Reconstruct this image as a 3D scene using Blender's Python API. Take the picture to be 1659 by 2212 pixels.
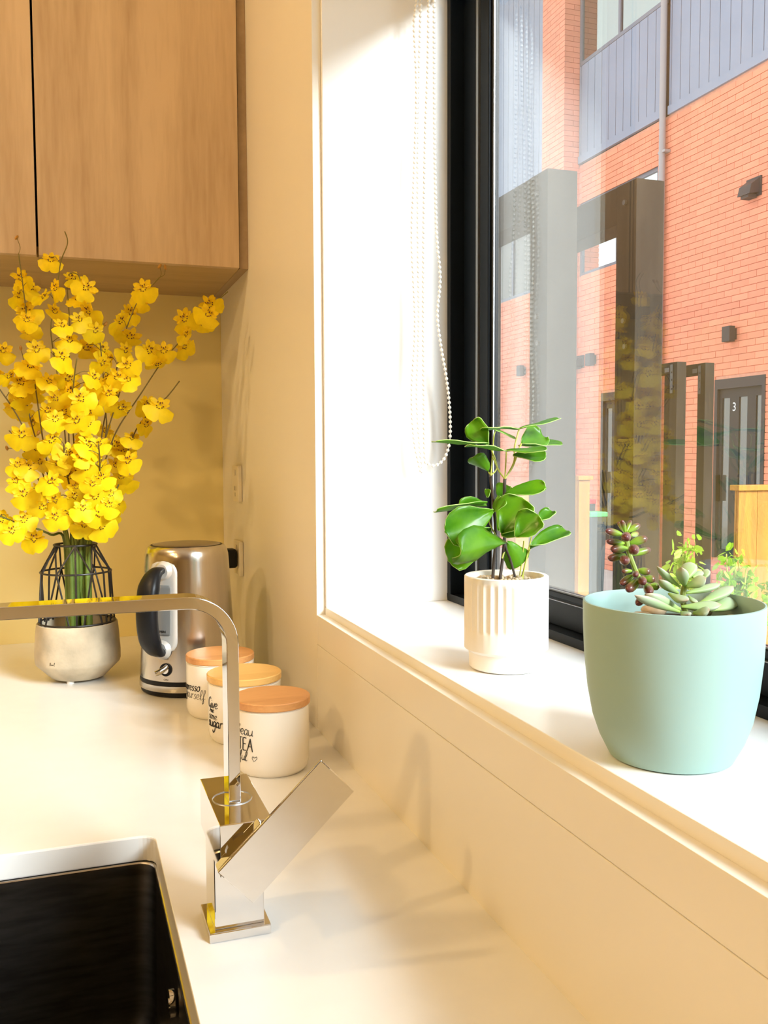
import bpy, bmesh, math, random
from mathutils import Vector, Matrix, Quaternion

# ------------------------------------------------------------------ camera, light, exposure
SC = bpy.context.scene
COL = SC.collection
for o in list(bpy.data.objects):
    bpy.data.objects.remove(o)

YAW, PITCH, ROLL = 0.3351, 0.0622, -0.0043
CAM = Vector((-0.3311, -2.0384, 0.39))
cam_data = bpy.data.cameras.new('camera')
cam = bpy.data.objects.new('camera', cam_data)
COL.objects.link(cam)
cam_data.sensor_fit = 'HORIZONTAL'
cam_data.sensor_width = 36.0
cam_data.lens = 1977.0 / 1659.0 * 36.0
cam_data.clip_start = 0.02
fwd = Vector((math.sin(YAW) * math.cos(PITCH), math.cos(YAW) * math.cos(PITCH), -math.sin(PITCH)))
rgt = Vector((math.cos(YAW), -math.sin(YAW), 0))
upv = rgt.cross(fwd)
r2 = rgt * math.cos(ROLL) + upv * math.sin(ROLL)
u2 = -rgt * math.sin(ROLL) + upv * math.cos(ROLL)
m = Matrix((r2, u2, -fwd)).transposed().to_4x4()
m.translation = CAM
cam.matrix_world = m
SC.camera = cam

SC.view_settings.view_transform = 'Standard'
SC.view_settings.look = 'None'
SC.view_settings.gamma = 1.0
SC.view_settings.use_curve_mapping = False
SC.view_settings.exposure = 0.0
SC.cycles.use_denoising = True
SC.cycles.max_bounces = 12
SC.cycles.diffuse_bounces = 6
SC.cycles.glossy_bounces = 6
SC.cycles.transparent_max_bounces = 24
SC.cycles.sample_clamp_indirect = 8.0
SC.cycles.caustics_reflective = False
SC.cycles.caustics_refractive = False

# overcast sky
SKY_STRENGTH = 2.3
world = bpy.data.worlds.new('overcast_sky')
SC.world = world
world.use_nodes = True
wn = world.node_tree
wn.nodes['Background'].inputs['Color'].default_value = (0.90, 0.96, 1.0, 1)
wn.nodes['Background'].inputs['Strength'].default_value = SKY_STRENGTH

# sun behind thin cloud, above the houses across the lane
SUN_STRENGTH = 12.5
sd = bpy.data.lights.new('veiled_sun', 'SUN')
sd.energy = SUN_STRENGTH
sd.angle = math.radians(22)
sd.color = (0.90, 0.96, 1.0)
sun = bpy.data.objects.new('veiled_sun', sd)
sun.rotation_euler = Vector((-1.0, 1.9, -1.12)).to_track_quat('-Z', 'Y').to_euler()
sun.location = (8, -8, 10)
COL.objects.link(sun)

# warm ceiling downlights of the kitchen
LAMP_COLOR = (1.0, 0.66, 0.30)
for i, (lx, ly, lz, w) in enumerate(((-1.90, -2.10, 1.50, 46), (-1.25, -1.02, 1.50, 24), (-2.3, -3.4, 1.50, 24))):
    ld = bpy.data.lights.new('downlight_bulb', 'POINT')
    ld.energy = w
    ld.color = LAMP_COLOR
    ld.shadow_soft_size = 0.04
    lo = bpy.data.objects.new('downlight_bulb', ld)
    lo.location = (lx, ly, lz)
    COL.objects.link(lo)

# window portal: guides sky sampling through the opening, gives off no light
pd = bpy.data.lights.new('window_portal', 'AREA')
pd.shape = 'RECTANGLE'
pd.size = 1.8
pd.size_y = 1.0
pd.cycles.is_portal = True
po = bpy.data.objects.new('window_portal', pd)
po.location = (0.29, -1.70, 0.68)
po.rotation_euler = Vector((-1, 0, 0)).to_track_quat('-Z', 'Z').to_euler()
COL.objects.link(po)

# ------------------------------------------------------------------ materials
def lin(c):
    return tuple((v / 255 / 12.92) if v / 255 <= 0.04045 else ((v / 255 + 0.055) / 1.055) ** 2.4 for v in c)

def mat(name, col, rough=0.5, metal=0.0, spec=0.5, noise=0.0, nscale=8.0, stretch=(1, 1, 1), col2=None, bump=0.0,
        bscale=40.0, coat=0.0, transl=0.0, rand=None):
    M = bpy.data.materials.new(name)
    M.use_nodes = True
    nt = M.node_tree
    b = nt.nodes['Principled BSDF']
    b.inputs['Roughness'].default_value = rough
    b.inputs['Metallic'].default_value = metal
    b.inputs['Specular IOR Level'].default_value = spec
    b.inputs['Coat Weight'].default_value = coat
    b.inputs['Base Color'].default_value = (*col, 1)
    src = None
    tc = nt.nodes.new('ShaderNodeTexCoord')
    mp = nt.nodes.new('ShaderNodeMapping')
    mp.inputs['Scale'].default_value = stretch
    nt.links.new(tc.outputs['Object'], mp.inputs['Vector'])
    if noise or col2:
        n = nt.nodes.new('ShaderNodeTexNoise')
        n.inputs['Scale'].default_value = nscale
        n.inputs['Detail'].default_value = 5
        nt.links.new(mp.outputs['Vector'], n.inputs['Vector'])
        cr = nt.nodes.new('ShaderNodeValToRGB')
        cr.color_ramp.elements[0].position = 0.35
        cr.color_ramp.elements[1].position = 0.65
        c2 = col2 or tuple(v * (1 - noise) for v in col)
        cr.color_ramp.elements[0].color = (*c2, 1)
        cr.color_ramp.elements[1].color = (*col, 1)
        nt.links.new(n.outputs['Fac'], cr.inputs['Fac'])
        src = cr.outputs['Color']
    if rand:
        hs = nt.nodes.new('ShaderNodeHueSaturation')
        if rand == 'island':
            g = nt.nodes.new('ShaderNodeNewGeometry')
            rv = g.outputs['Random Per Island']
        else:
            g = nt.nodes.new('ShaderNodeObjectInfo')
            rv = g.outputs['Random']
        mr = nt.nodes.new('ShaderNodeMapRange')
        mr.inputs['To Min'].default_value = 0.92
        mr.inputs['To Max'].default_value = 1.07
        nt.links.new(rv, mr.inputs['Value'])
        nt.links.new(mr.outputs['Result'], hs.inputs['Value'])
        if src:
            nt.links.new(src, hs.inputs['Color'])
        else:
            hs.inputs['Color'].default_value = (*col, 1)
        src = hs.outputs['Color']
    if src:
        nt.links.new(src, b.inputs['Base Color'])
    if bump:
        n2 = nt.nodes.new('ShaderNodeTexNoise')
        n2.inputs['Scale'].default_value = bscale
        nt.links.new(mp.outputs['Vector'], n2.inputs['Vector'])
        bp = nt.nodes.new('ShaderNodeBump')
        bp.inputs['Strength'].default_value = bump
        bp.inputs['Distance'].default_value = 0.002
        nt.links.new(n2.outputs['Fac'], bp.inputs['Height'])
        nt.links.new(bp.outputs['Normal'], b.inputs['Normal'])
    if transl:
        tr = nt.nodes.new('ShaderNodeBsdfTranslucent')
        if src:
            nt.links.new(src, tr.inputs['Color'])
        else:
            tr.inputs['Color'].default_value = (*col, 1)
        mx = nt.nodes.new('ShaderNodeMixShader')
        mx.inputs['Fac'].default_value = transl
        out = nt.nodes['Material Output']
        nt.links.new(b.outputs[0], mx.inputs[1])
        nt.links.new(tr.outputs[0], mx.inputs[2])
        nt.links.new(mx.outputs[0], out.inputs['Surface'])
    return M

def wood(name, c_lo, c_hi, axis='Z', scale=6.0, rough=0.45, spec=0.4, rings=4.0):
    """Straight grained timber with drawn-out cathedral bands and fine pores."""
    M = bpy.data.materials.new(name)
    M.use_nodes = True
    nt = M.node_tree
    b = nt.nodes['Principled BSDF']
    b.inputs['Roughness'].default_value = rough
    b.inputs['Specular IOR Level'].default_value = spec
    tc = nt.nodes.new('ShaderNodeTexCoord')
    mp = nt.nodes.new('ShaderNodeMapping')
    s = {'X': (0.10, 1, 1), 'Y': (1, 0.10, 1), 'Z': (1, 1, 0.10)}[axis]
    mp.inputs['Scale'].default_value = s
    nt.links.new(tc.outputs['Object'], mp.inputs['Vector'])
    n1 = nt.nodes.new('ShaderNodeTexNoise')
    n1.inputs['Scale'].default_value = scale
    n1.inputs['Detail'].default_value = 2
    nt.links.new(mp.outputs['Vector'], n1.inputs['Vector'])
    mul = nt.nodes.new('ShaderNodeMath')
    mul.operation = 'MULTIPLY'
    mul.inputs[1].default_value = rings
    nt.links.new(n1.outputs['Fac'], mul.inputs[0])
    fr = nt.nodes.new('ShaderNodeMath')
    fr.operation = 'PINGPONG'
    fr.inputs[1].default_value = 0.5
    nt.links.new(mul.outputs[0], fr.inputs[0])
    n2 = nt.nodes.new('ShaderNodeTexNoise')
    n2.inputs['Scale'].default_value = scale * 22
    n2.inputs['Detail'].default_value = 3
    nt.links.new(mp.outputs['Vector'], n2.inputs['Vector'])
    add = nt.nodes.new('ShaderNodeMath')
    add.operation = 'MULTIPLY_ADD'
    add.inputs[1].default_value = 0.8
    nt.links.new(n2.outputs['Fac'], add.inputs[0])
    nt.links.new(fr.outputs[0], add.inputs[2])
    cr = nt.nodes.new('ShaderNodeValToRGB')
    cr.color_ramp.elements[0].position = 0.15
    cr.color_ramp.elements[0].color = (*c_lo, 1)
    cr.color_ramp.elements[1].position = 0.85
    cr.color_ramp.elements[1].color = (*c_hi, 1)
    nt.links.new(add.outputs[0], cr.inputs['Fac'])
    nt.links.new(cr.outputs['Color'], b.inputs['Base Color'])
    return M

def ramp_mat(name, stops, coord='Object', axis=2, rough=0.4, transl=0.0, spec=0.5):
    """Colour along one axis of the piece (tip of a leaf, foot of a stem)."""
    M = bpy.data.materials.new(name)
    M.use_nodes = True
    nt = M.node_tree
    b = nt.nodes['Principled BSDF']
    b.inputs['Roughness'].default_value = rough
    b.inputs['Specular IOR Level'].default_value = spec
    if coord == 'Object':
        s = nt.nodes.new('ShaderNodeTexCoord').outputs['Object']
    else:
        s = nt.nodes.new('ShaderNodeNewGeometry').outputs['Position']
    sp = nt.nodes.new('ShaderNodeSeparateXYZ')
    nt.links.new(s, sp.inputs[0])
    cr = nt.nodes.new('ShaderNodeValToRGB')
    els = cr.color_ramp.elements
    while len(els) < len(stops):
        els.new(0.5)
    for e, (p, c) in zip(els, stops):
        e.position = p
        e.color = (*c, 1)
    nt.links.new(sp.outputs[axis], cr.inputs['Fac'])
    nt.links.new(cr.outputs['Color'], b.inputs['Base Color'])
    if transl:
        tr = nt.nodes.new('ShaderNodeBsdfTranslucent')
        nt.links.new(cr.outputs['Color'], tr.inputs['Color'])
        mx = nt.nodes.new('ShaderNodeMixShader')
        mx.inputs['Fac'].default_value = transl
        nt.links.new(b.outputs[0], mx.inputs[1])
        nt.links.new(tr.outputs[0], mx.inputs[2])
        nt.links.new(mx.outputs[0], nt.nodes['Material Output'].inputs['Surface'])
    return M

def glass_mat(name, tint=(0.97, 0.985, 0.98), k0=0.06, k1=1.0, power=4.0):
    """Clear pane: straight-through view plus a mirror image that grows at grazing angles."""
    M = bpy.data.materials.new(name)
    M.use_nodes = True
    nt = M.node_tree
    nt.nodes.remove(nt.nodes['Principled BSDF'])
    t = nt.nodes.new('ShaderNodeBsdfTransparent')
    t.inputs['Color'].default_value = (*tint, 1)
    g = nt.nodes.new('ShaderNodeBsdfGlossy')
    g.inputs['Roughness'].default_value = 0.0
    lw = nt.nodes.new('ShaderNodeLayerWeight')
    lw.inputs['Blend'].default_value = 0.5
    pw = nt.nodes.new('ShaderNodeMath')
    pw.operation = 'POWER'
    pw.inputs[1].default_value = power
    nt.links.new(lw.outputs['Facing'], pw.inputs[0])
    ma = nt.nodes.new('ShaderNodeMath')
    ma.operation = 'MULTIPLY_ADD'
    ma.inputs[1].default_value = k1
    ma.inputs[2].default_value = k0
    ma.use_clamp = True
    nt.links.new(pw.outputs[0], ma.inputs[0])
    mx = nt.nodes.new('ShaderNodeMixShader')
    nt.links.new(ma.outputs[0], mx.inputs['Fac'])
    nt.links.new(t.outputs[0], mx.inputs[1])
    nt.links.new(g.outputs[0], mx.inputs[2])
    nt.links.new(mx.outputs[0], nt.nodes['Material Output'].inputs['Surface'])
    return M

MT = {}
MT['paint'] = mat('cream_wall_paint', (0.83, 0.72, 0.34), 0.45, noise=0.03, nscale=3, spec=0.4)
MT['ceiling'] = mat('white_ceiling_paint', (0.85, 0.83, 0.78), 0.8)
MT['stone'] = mat('white_composite_stone', (0.79, 0.795, 0.785), 0.22, noise=0.02, nscale=30, spec=0.5)
MT['splash'] = mat('pale_splashback', (0.83, 0.80, 0.73), 0.35, noise=0.02, nscale=4, spec=0.45)
MT['white_gloss'] = mat('white_window_liner', (0.88, 0.88, 0.87), 0.3, noise=0.02, nscale=5)
MT['floorboards'] = wood('oak_floor', (0.25, 0.15, 0.07), (0.42, 0.28, 0.15), 'Y', 5)
MT['dark_alu'] = mat('charcoal_aluminium', (0.005, 0.008, 0.012), 0.4, spec=0.14, noise=0.1, nscale=20)
MT['alu_edge'] = mat('bare_aluminium_edge', (0.55, 0.58, 0.6), 0.3, 0.9)
MT['glass'] = glass_mat('window_glass', k0=0.028, k1=1.08, power=3.0)
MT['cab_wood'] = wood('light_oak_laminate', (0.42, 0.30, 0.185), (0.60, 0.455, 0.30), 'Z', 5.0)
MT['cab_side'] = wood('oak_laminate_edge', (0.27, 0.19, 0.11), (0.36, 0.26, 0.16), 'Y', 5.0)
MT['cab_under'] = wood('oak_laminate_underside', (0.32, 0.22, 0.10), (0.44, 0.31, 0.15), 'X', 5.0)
MT['black'] = mat('black_plastic', (0.006, 0.007, 0.009), 0.4, spec=0.22, noise=0.1, nscale=30)
MT['shadow_gap'] = mat('gap_shade_black', (0.01, 0.008, 0.008), 0.7)  # shade behind the door gap, painted as black on the carcass
MT['chrome'] = mat('polished_chrome', (0.76, 0.76, 0.77), 0.035, 1.0, noise=0.02, nscale=60)
MT['steel'] = mat('brushed_steel', (0.66, 0.62, 0.56), 0.19, 1.0, noise=0.12, nscale=60, stretch=(1, 1, 0.02), bump=0.05, bscale=200)
MT['steel_lid'] = mat('satin_steel_lid', (0.5, 0.46, 0.4), 0.35, 1.0, noise=0.1, nscale=50)
MT['silver'] = mat('silver_plastic', (0.62, 0.6, 0.56), 0.28, 0.35, noise=0.03, nscale=30)
MT['gauge'] = mat('grey_gauge_window', (0.22, 0.22, 0.21), 0.12, spec=0.6, noise=0.1, nscale=20)
MT['sink_steel'] = mat('sink_steel_dark_reflection', (0.10, 0.095, 0.09), 0.33, 1.0, noise=0.4, nscale=18, stretch=(1, 1, 6))  # stainless bowl, dark room reflection put into its base colour
MT['sink_lip'] = mat('bright_sink_lip', (0.7, 0.68, 0.64), 0.2, 1.0)
MT['concrete'] = mat('speckled_concrete', (0.62, 0.54, 0.40), 0.6, noise=0.35, nscale=18, bump=0.3, bscale=90)
MT['clear_foot'] = mat('clear_rubber_foot', (0.75, 0.73, 0.68), 0.2)
MT['ceramic'] = mat('white_glazed_ceramic', (0.86, 0.82, 0.74), 0.25, noise=0.01, nscale=10, coat=0.3)
MT['matte_ceramic'] = mat('matte_white_ceramic', (0.86, 0.84, 0.79), 0.55, noise=0.03, nscale=12)
MT['bamboo_o'] = wood('orange_acacia_lid', (0.50, 0.22, 0.07), (0.66, 0.33, 0.12), 'X', 14, 0.4)
MT['bamboo_y'] = wood('yellow_bamboo_lid', (0.66, 0.38, 0.11), (0.80, 0.50, 0.17), 'X', 14, 0.4)
MT['seal'] = mat('clear_silicone_seal', (0.72, 0.68, 0.6), 0.2)
MT['ink'] = mat('black_lettering_ink', (0.012, 0.011, 0.01), 0.5)
MT['faint_ink'] = mat('faded_stamp_ink', (0.10, 0.08, 0.05), 0.7)
MT['outlet'] = mat('white_outlet_plastic', (0.82, 0.76, 0.62), 0.35)
MT['petal'] = mat('yellow_orchid_petal', (0.98, 0.76, 0.008), 0.5, noise=0.14, nscale=60, transl=0.35, spec=0.25, rand='object')
MT['petal_small'] = mat('yellow_orchid_petal_with_brown_bars', (0.92, 0.70, 0.010), 0.5, nscale=260, col2=(0.88, 0.60, 0.01), transl=0.3, spec=0.25)
MT['speck'] = mat('brown_red_flower_speckle', (0.13, 0.035, 0.008), 0.6, noise=0.3, nscale=200)
MT['bud'] = mat('olive_orange_bud', (0.42, 0.20, 0.02), 0.5, noise=0.3, nscale=100)
MT['stem'] = ramp_mat('orchid_stem', [(0.20, (0.13, 0.20, 0.03)), (0.27, (0.11, 0.13, 0.02)), (0.38, (0.11, 0.07, 0.018)), (0.6, (0.16, 0.13, 0.02))], 'Position', 2, 0.5)
MT['wire'] = mat('black_powder_coated_wire', (0.012, 0.010, 0.010), 0.4, noise=0.1, nscale=50)
MT['bead'] = mat('white_plastic_bead', (0.8, 0.78, 0.72), 0.3)
MT['leaf'] = mat('glossy_green_leaf', (0.20, 0.47, 0.014), 0.30, nscale=30, col2=(0.08, 0.29, 0.012), transl=0.5, spec=0.5, rand='object')
MT['leaf_rim'] = mat('pale_leaf_edge', (0.42, 0.62, 0.16), 0.5)
MT['twig'] = mat('dark_brown_twig', (0.045, 0.028, 0.016), 0.6, noise=0.4, nscale=80)
MT['petiole'] = mat('yellow_green_leaf_stalk', (0.40, 0.42, 0.06), 0.5)
MT['pebble'] = mat('beige_pebbles', (0.55, 0.43, 0.28), 0.7, noise=0.4, nscale=40, rand='island')
MT['soil'] = mat('dark_potting_mix', (0.06, 0.04, 0.025), 0.9, noise=0.5, nscale=60)
MT['mint'] = mat('matte_mint_plastic', (0.30, 0.45, 0.42), 0.5, noise=0.02, nscale=6, spec=0.4)
MT['bean'] = ramp_mat('green_jelly_bean_leaf_with_purple_tip', [(0.0, (0.30, 0.50, 0.05)), (0.45, (0.22, 0.33, 0.045)), (0.78, (0.16, 0.075, 0.04)), (1.0, (0.11, 0.02, 0.03))], 'Object', 2, 0.28)
MT['fleshy'] = ramp_mat('grey_green_fleshy_leaf', [(0.0, (0.34, 0.50, 0.10)), (0.45, (0.38, 0.52, 0.24)), (0.86, (0.42, 0.50, 0.34)), (1.0, (0.50, 0.36, 0.25))], 'Object', 2, 0.45, 0.1)
MT['sed_stem'] = mat('pale_green_succulent_stem', (0.34, 0.42, 0.10), 0.5, noise=0.3, nscale=60)
MT['sandstone'] = mat('pale_sandstone_chip', (0.62, 0.47, 0.30), 0.75, noise=0.3, nscale=60, bump=0.3, bscale=150)
# outdoors
BRICK = (0.80, 0.275, 0.168)
MT['brick_one'] = mat('salmon_brick', BRICK, 0.85, noise=0.12, nscale=4, rand='object')
MT['brick_many'] = mat('salmon_brick_far', BRICK, 0.85, noise=0.12, nscale=4, rand='island')
MT['mortar'] = mat('brick_mortar', (0.72, 0.33, 0.23), 0.9, noise=0.15, nscale=20)
MT['cladding'] = mat('blue_grey_cladding', (0.235, 0.27, 0.355), 0.6, noise=0.06, nscale=2)
MT['clad_joint'] = mat('cladding_joint', (0.05, 0.055, 0.07), 0.8)
MT['house_frame'] = mat('slate_window_frame', (0.15, 0.165, 0.21), 0.5)
MT['house_glass'] = mat('sky_reflecting_house_glass', (0.88, 0.93, 0.92), 0.03, 1.0)
MT['house_cyan_glass'] = mat('pale_cyan_house_glass', (0.36, 0.41, 0.40), 0.03, 1.0)
MT['house_dark_glass'] = mat('dim_house_glass', (0.17, 0.17, 0.16), 0.05, 0.6)
MT['pipe'] = mat('grey_painted_downpipe', (0.33, 0.30, 0.31), 0.4)
MT['dark_metal'] = mat('dark_bronze_metal', (0.055, 0.047, 0.04), 0.5, noise=0.15, nscale=10)
MT['gate_wood'] = wood('weathered_brown_timber', (0.015, 0.011, 0.008), (0.030, 0.024, 0.018), 'Z', 10, 0.8, 0.15)
MT['fitting'] = mat('dark_grey_wall_fitting', (0.055, 0.05, 0.054), 0.6, spec=0.2)
MT['door_paint'] = mat('charcoal_door_paint', (0.04, 0.04, 0.044), 0.6, spec=0.2)
MT['pine'] = wood('golden_pine_boards', (0.25, 0.085, 0.003), (0.36, 0.145, 0.005), 'Z', 7, 0.5)
MT['concrete_paving'] = mat('pale_paving', (0.58, 0.56, 0.53), 0.9, noise=0.12, nscale=2)
MT['bin_body'] = mat('dark_bin_plastic', (0.04, 0.06, 0.065), 0.5)
MT['bin_green'] = mat('green_bin_lid', (0.08, 0.42, 0.2), 0.5)
MT['bin_red'] = mat('red_bin_lid', (0.6, 0.04, 0.05), 0.5)
MT['garden_leaf'] = mat('bright_garden_leaf', (0.24, 0.46, 0.02), 0.5, nscale=6, col2=(0.34, 0.50, 0.03), transl=0.35, rand='island')
MT['white_metal'] = mat('white_painted_metal', (0.75, 0.75, 0.75), 0.5)
MT['fabric'] = mat('white_blind_fabric', (0.8, 0.78, 0.74), 0.8)

# ------------------------------------------------------------------ builders
WORLD = {}

class MB:
    def __init__(s):
        s.v, s.f, s.m = [], [], []
    def add(s, vs, fs, mi=0):
        n = len(s.v)
        s.v += [tuple(p) for p in vs]
        s.f += [tuple(i + n for i in f) for f in fs]
        s.m += [mi] * len(fs)
        return s
    def box(s, x0, x1, y0, y1, z0, z1, mi=0):
        vs = [(x, y, z) for z in (z0, z1) for y in (y0, y1) for x in (x0, x1)]
        return s.add(vs, [(0, 2, 3, 1), (4, 5, 7, 6), (0, 1, 5, 4), (2, 6, 7, 3), (0, 4, 6, 2), (1, 3, 7, 5)], mi)
    def tube(s, pts, r, n=8, mi=0, caps=True, closed=False):
        pts = [Vector(p) for p in pts]
        rr = r if isinstance(r, (list, tuple)) else [r] * len(pts)
        vs, fs = [], []
        prev = None
        k = len(pts)
        for i, p in enumerate(pts):
            if closed:
                d = (pts[(i + 1) % k] - pts[i - 1])
            else:
                d = (pts[min(i + 1, k - 1)] - pts[max(i - 1, 0)])
            d = d.normalized() if d.length > 1e-9 else Vector((0, 0, 1))
            if prev is None:
                a = Vector((0, 0, 1)) if abs(d.z) < 0.9 else Vector((1, 0, 0))
                nx = d.cross(a).normalized()
            else:
                nx = (prev - d * prev.dot(d)).normalized()
            prev = nx
            ny = d.cross(nx)
            for j in range(n):
                t = 2 * math.pi * j / n
                vs.append(p + (nx * math.cos(t) + ny * math.sin(t)) * rr[i])
        for i in range(k if closed else k - 1):
            for j in range(n):
                a, b = i * n + j, i * n + (j + 1) % n
                c, d2 = ((i + 1) % k) * n + (j + 1) % n, ((i + 1) % k) * n + j
                fs.append((a, b, c, d2))
        if caps and not closed:
            fs.append(tuple(range(n - 1, -1, -1)))
            fs.append(tuple((k - 1) * n + j for j in range(n)))
        return s.add(vs, fs, mi)
    def lathe(s, prof, cx=0, cy=0, n=48, mi=0, rfun=None, caps=True):
        vs, fs = [], []
        for i, (r, z) in enumerate(prof):
            for j in range(n):
                t = 2 * math.pi * j / n
                q = rfun(r, z, t) if rfun else r
                vs.append((cx + q * math.cos(t), cy + q * math.sin(t), z))
        for i in range(len(prof) - 1):
            for j in range(n):
                fs.append((i * n + j, i * n + (j + 1) % n, (i + 1) * n + (j + 1) % n, (i + 1) * n + j))
        if caps and prof[0][0] > 1e-6:
            fs.append(tuple(range(n - 1, -1, -1)))
        if caps and prof[-1][0] > 1e-6:
            fs.append(tuple((len(prof) - 1) * n + j for j in range(n)))
        return s.add(vs, fs, mi)
    def ball(s, c, rx, ry=None, rz=None, n=8, k=5, mi=0, rot=None):
        ry = ry or rx
        rz = rz or rx
        vs, fs = [], []
        for i in range(k + 1):
            a = math.pi * i / k
            for j in range(n):
                t = 2 * math.pi * j / n
                p = Vector((rx * math.sin(a) * math.cos(t), ry * math.sin(a) * math.sin(t), rz * math.cos(a)))
                if rot:
                    p = rot @ p
                vs.append(Vector(c) + p)
        for i in range(k):
            for j in range(n):
                fs.append((i * n + j, (i + 1) * n + j, (i + 1) * n + (j + 1) % n, i * n + (j + 1) % n))
        return s.add(vs, fs, mi)
    def prism(s, poly, a, b, axis='y', mi=0):
        """extrude a closed polygon (two coordinates) between a and b along axis"""
        def P(u, v, w):
            return {'x': (w, u, v), 'y': (u, w, v), 'z': (u, v, w)}[axis]
        n = len(poly)
        vs = [P(u, v, a) for u, v in poly] + [P(u, v, b) for u, v in poly]
        fs = [tuple(range(n - 1, -1, -1)), tuple(range(n, 2 * n))]
        fs += [(i, (i + 1) % n, n + (i + 1) % n, n + i) for i in range(n)]
        return s.add(vs, fs, mi)
    def mesh(s, name, mats, smooth=False, offset=(0, 0, 0), clean=True):
        me = bpy.data.meshes.new(name)
        ox, oy, oz = offset
        me.from_pydata([(x - ox, y - oy, z - oz) for x, y, z in s.v], [], s.f)
        for mm in mats:
            me.materials.append(mm)
        if len(mats) > 1:
            me.polygons.foreach_set('material_index', s.m)
        if clean:
            bm = bmesh.new()
            bm.from_mesh(me)
            bmesh.ops.remove_doubles(bm, verts=bm.verts, dist=1e-6)
            bmesh.ops.recalc_face_normals(bm, faces=bm.faces)
            bm.to_mesh(me)
            bm.free()
        if smooth:
            me.polygons.foreach_set('use_smooth', [True] * len(me.polygons))
            if smooth != 'all':
                me.set_sharp_from_angle(angle=math.radians(smooth if smooth is not True else 40))
        me.update()
        return me

def wloc(o):
    return WORLD.get(o.name, Vector((0, 0, 0)))

def part(name, mb, mats, parent=None, smooth=False, bevel=0.0, clean=True, label=None):
    """link a mesh given in world coordinates as one object (a child when parent is set)"""
    mats = mats if isinstance(mats, (list, tuple)) else [mats]
    off = wloc(parent) if parent else Vector((0, 0, 0))
    me = mb.mesh(name, mats, smooth, off, clean)
    o = bpy.data.objects.new(name, me)
    COL.objects.link(o)
    if parent:
        o.parent = parent
    WORLD[o.name] = off.copy()
    if bevel:
        b = o.modifiers.new('edge', 'BEVEL')
        b.width = bevel
        b.segments = 2
        b.limit_method = 'ANGLE'
        b.angle_limit = math.radians(40)
    if label:
        o['label'] = label
    return o

def shared(name, me, parent, M):
    """link a piece that shares mesh data, placed by world matrix M"""
    o = bpy.data.objects.new(name, me)
    COL.objects.link(o)
    o.parent = parent
    off = wloc(parent)
    o.matrix_basis = Matrix.Translation(-off) @ M
    return o

def thing(name, label, cat, loc, group=None):
    o = bpy.data.objects.new(name, None)
    o.empty_display_size = 0.03
    o.location = loc
    COL.objects.link(o)
    WORLD[o.name] = Vector(loc)
    o['label'] = label
    o['category'] = cat
    o['kind'] = 'thing'
    if group:
        o['group'] = group
    return o

def tag(o, label, cat, group=None):
    o['label'] = label
    o['category'] = cat
    o['kind'] = 'thing'
    if group:
        o['group'] = group
    return o

def struct(o):
    o['kind'] = 'structure'
    return o

def smooth_path(pts, k=6, closed=False):
    pts = [Vector(p) for p in pts]
    n = len(pts)
    out = []
    for i in range(n if closed else n - 1):
        p0 = pts[i - 1] if (i > 0 or closed) else pts[0]
        p1, p2 = pts[i], pts[(i + 1) % n]
        p3 = pts[(i + 2) % n] if (closed or i + 2 < n) else pts[-1]
        for j in range(k):
            t = j / k
            out.append(0.5 * ((2 * p1) + (p2 - p0) * t + (2 * p0 - 5 * p1 + 4 * p2 - p3) * t * t + (3 * p1 - p0 - 3 * p2 + p3) * t ** 3))
    if not closed:
        out.append(pts[-1])
    return out

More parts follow.
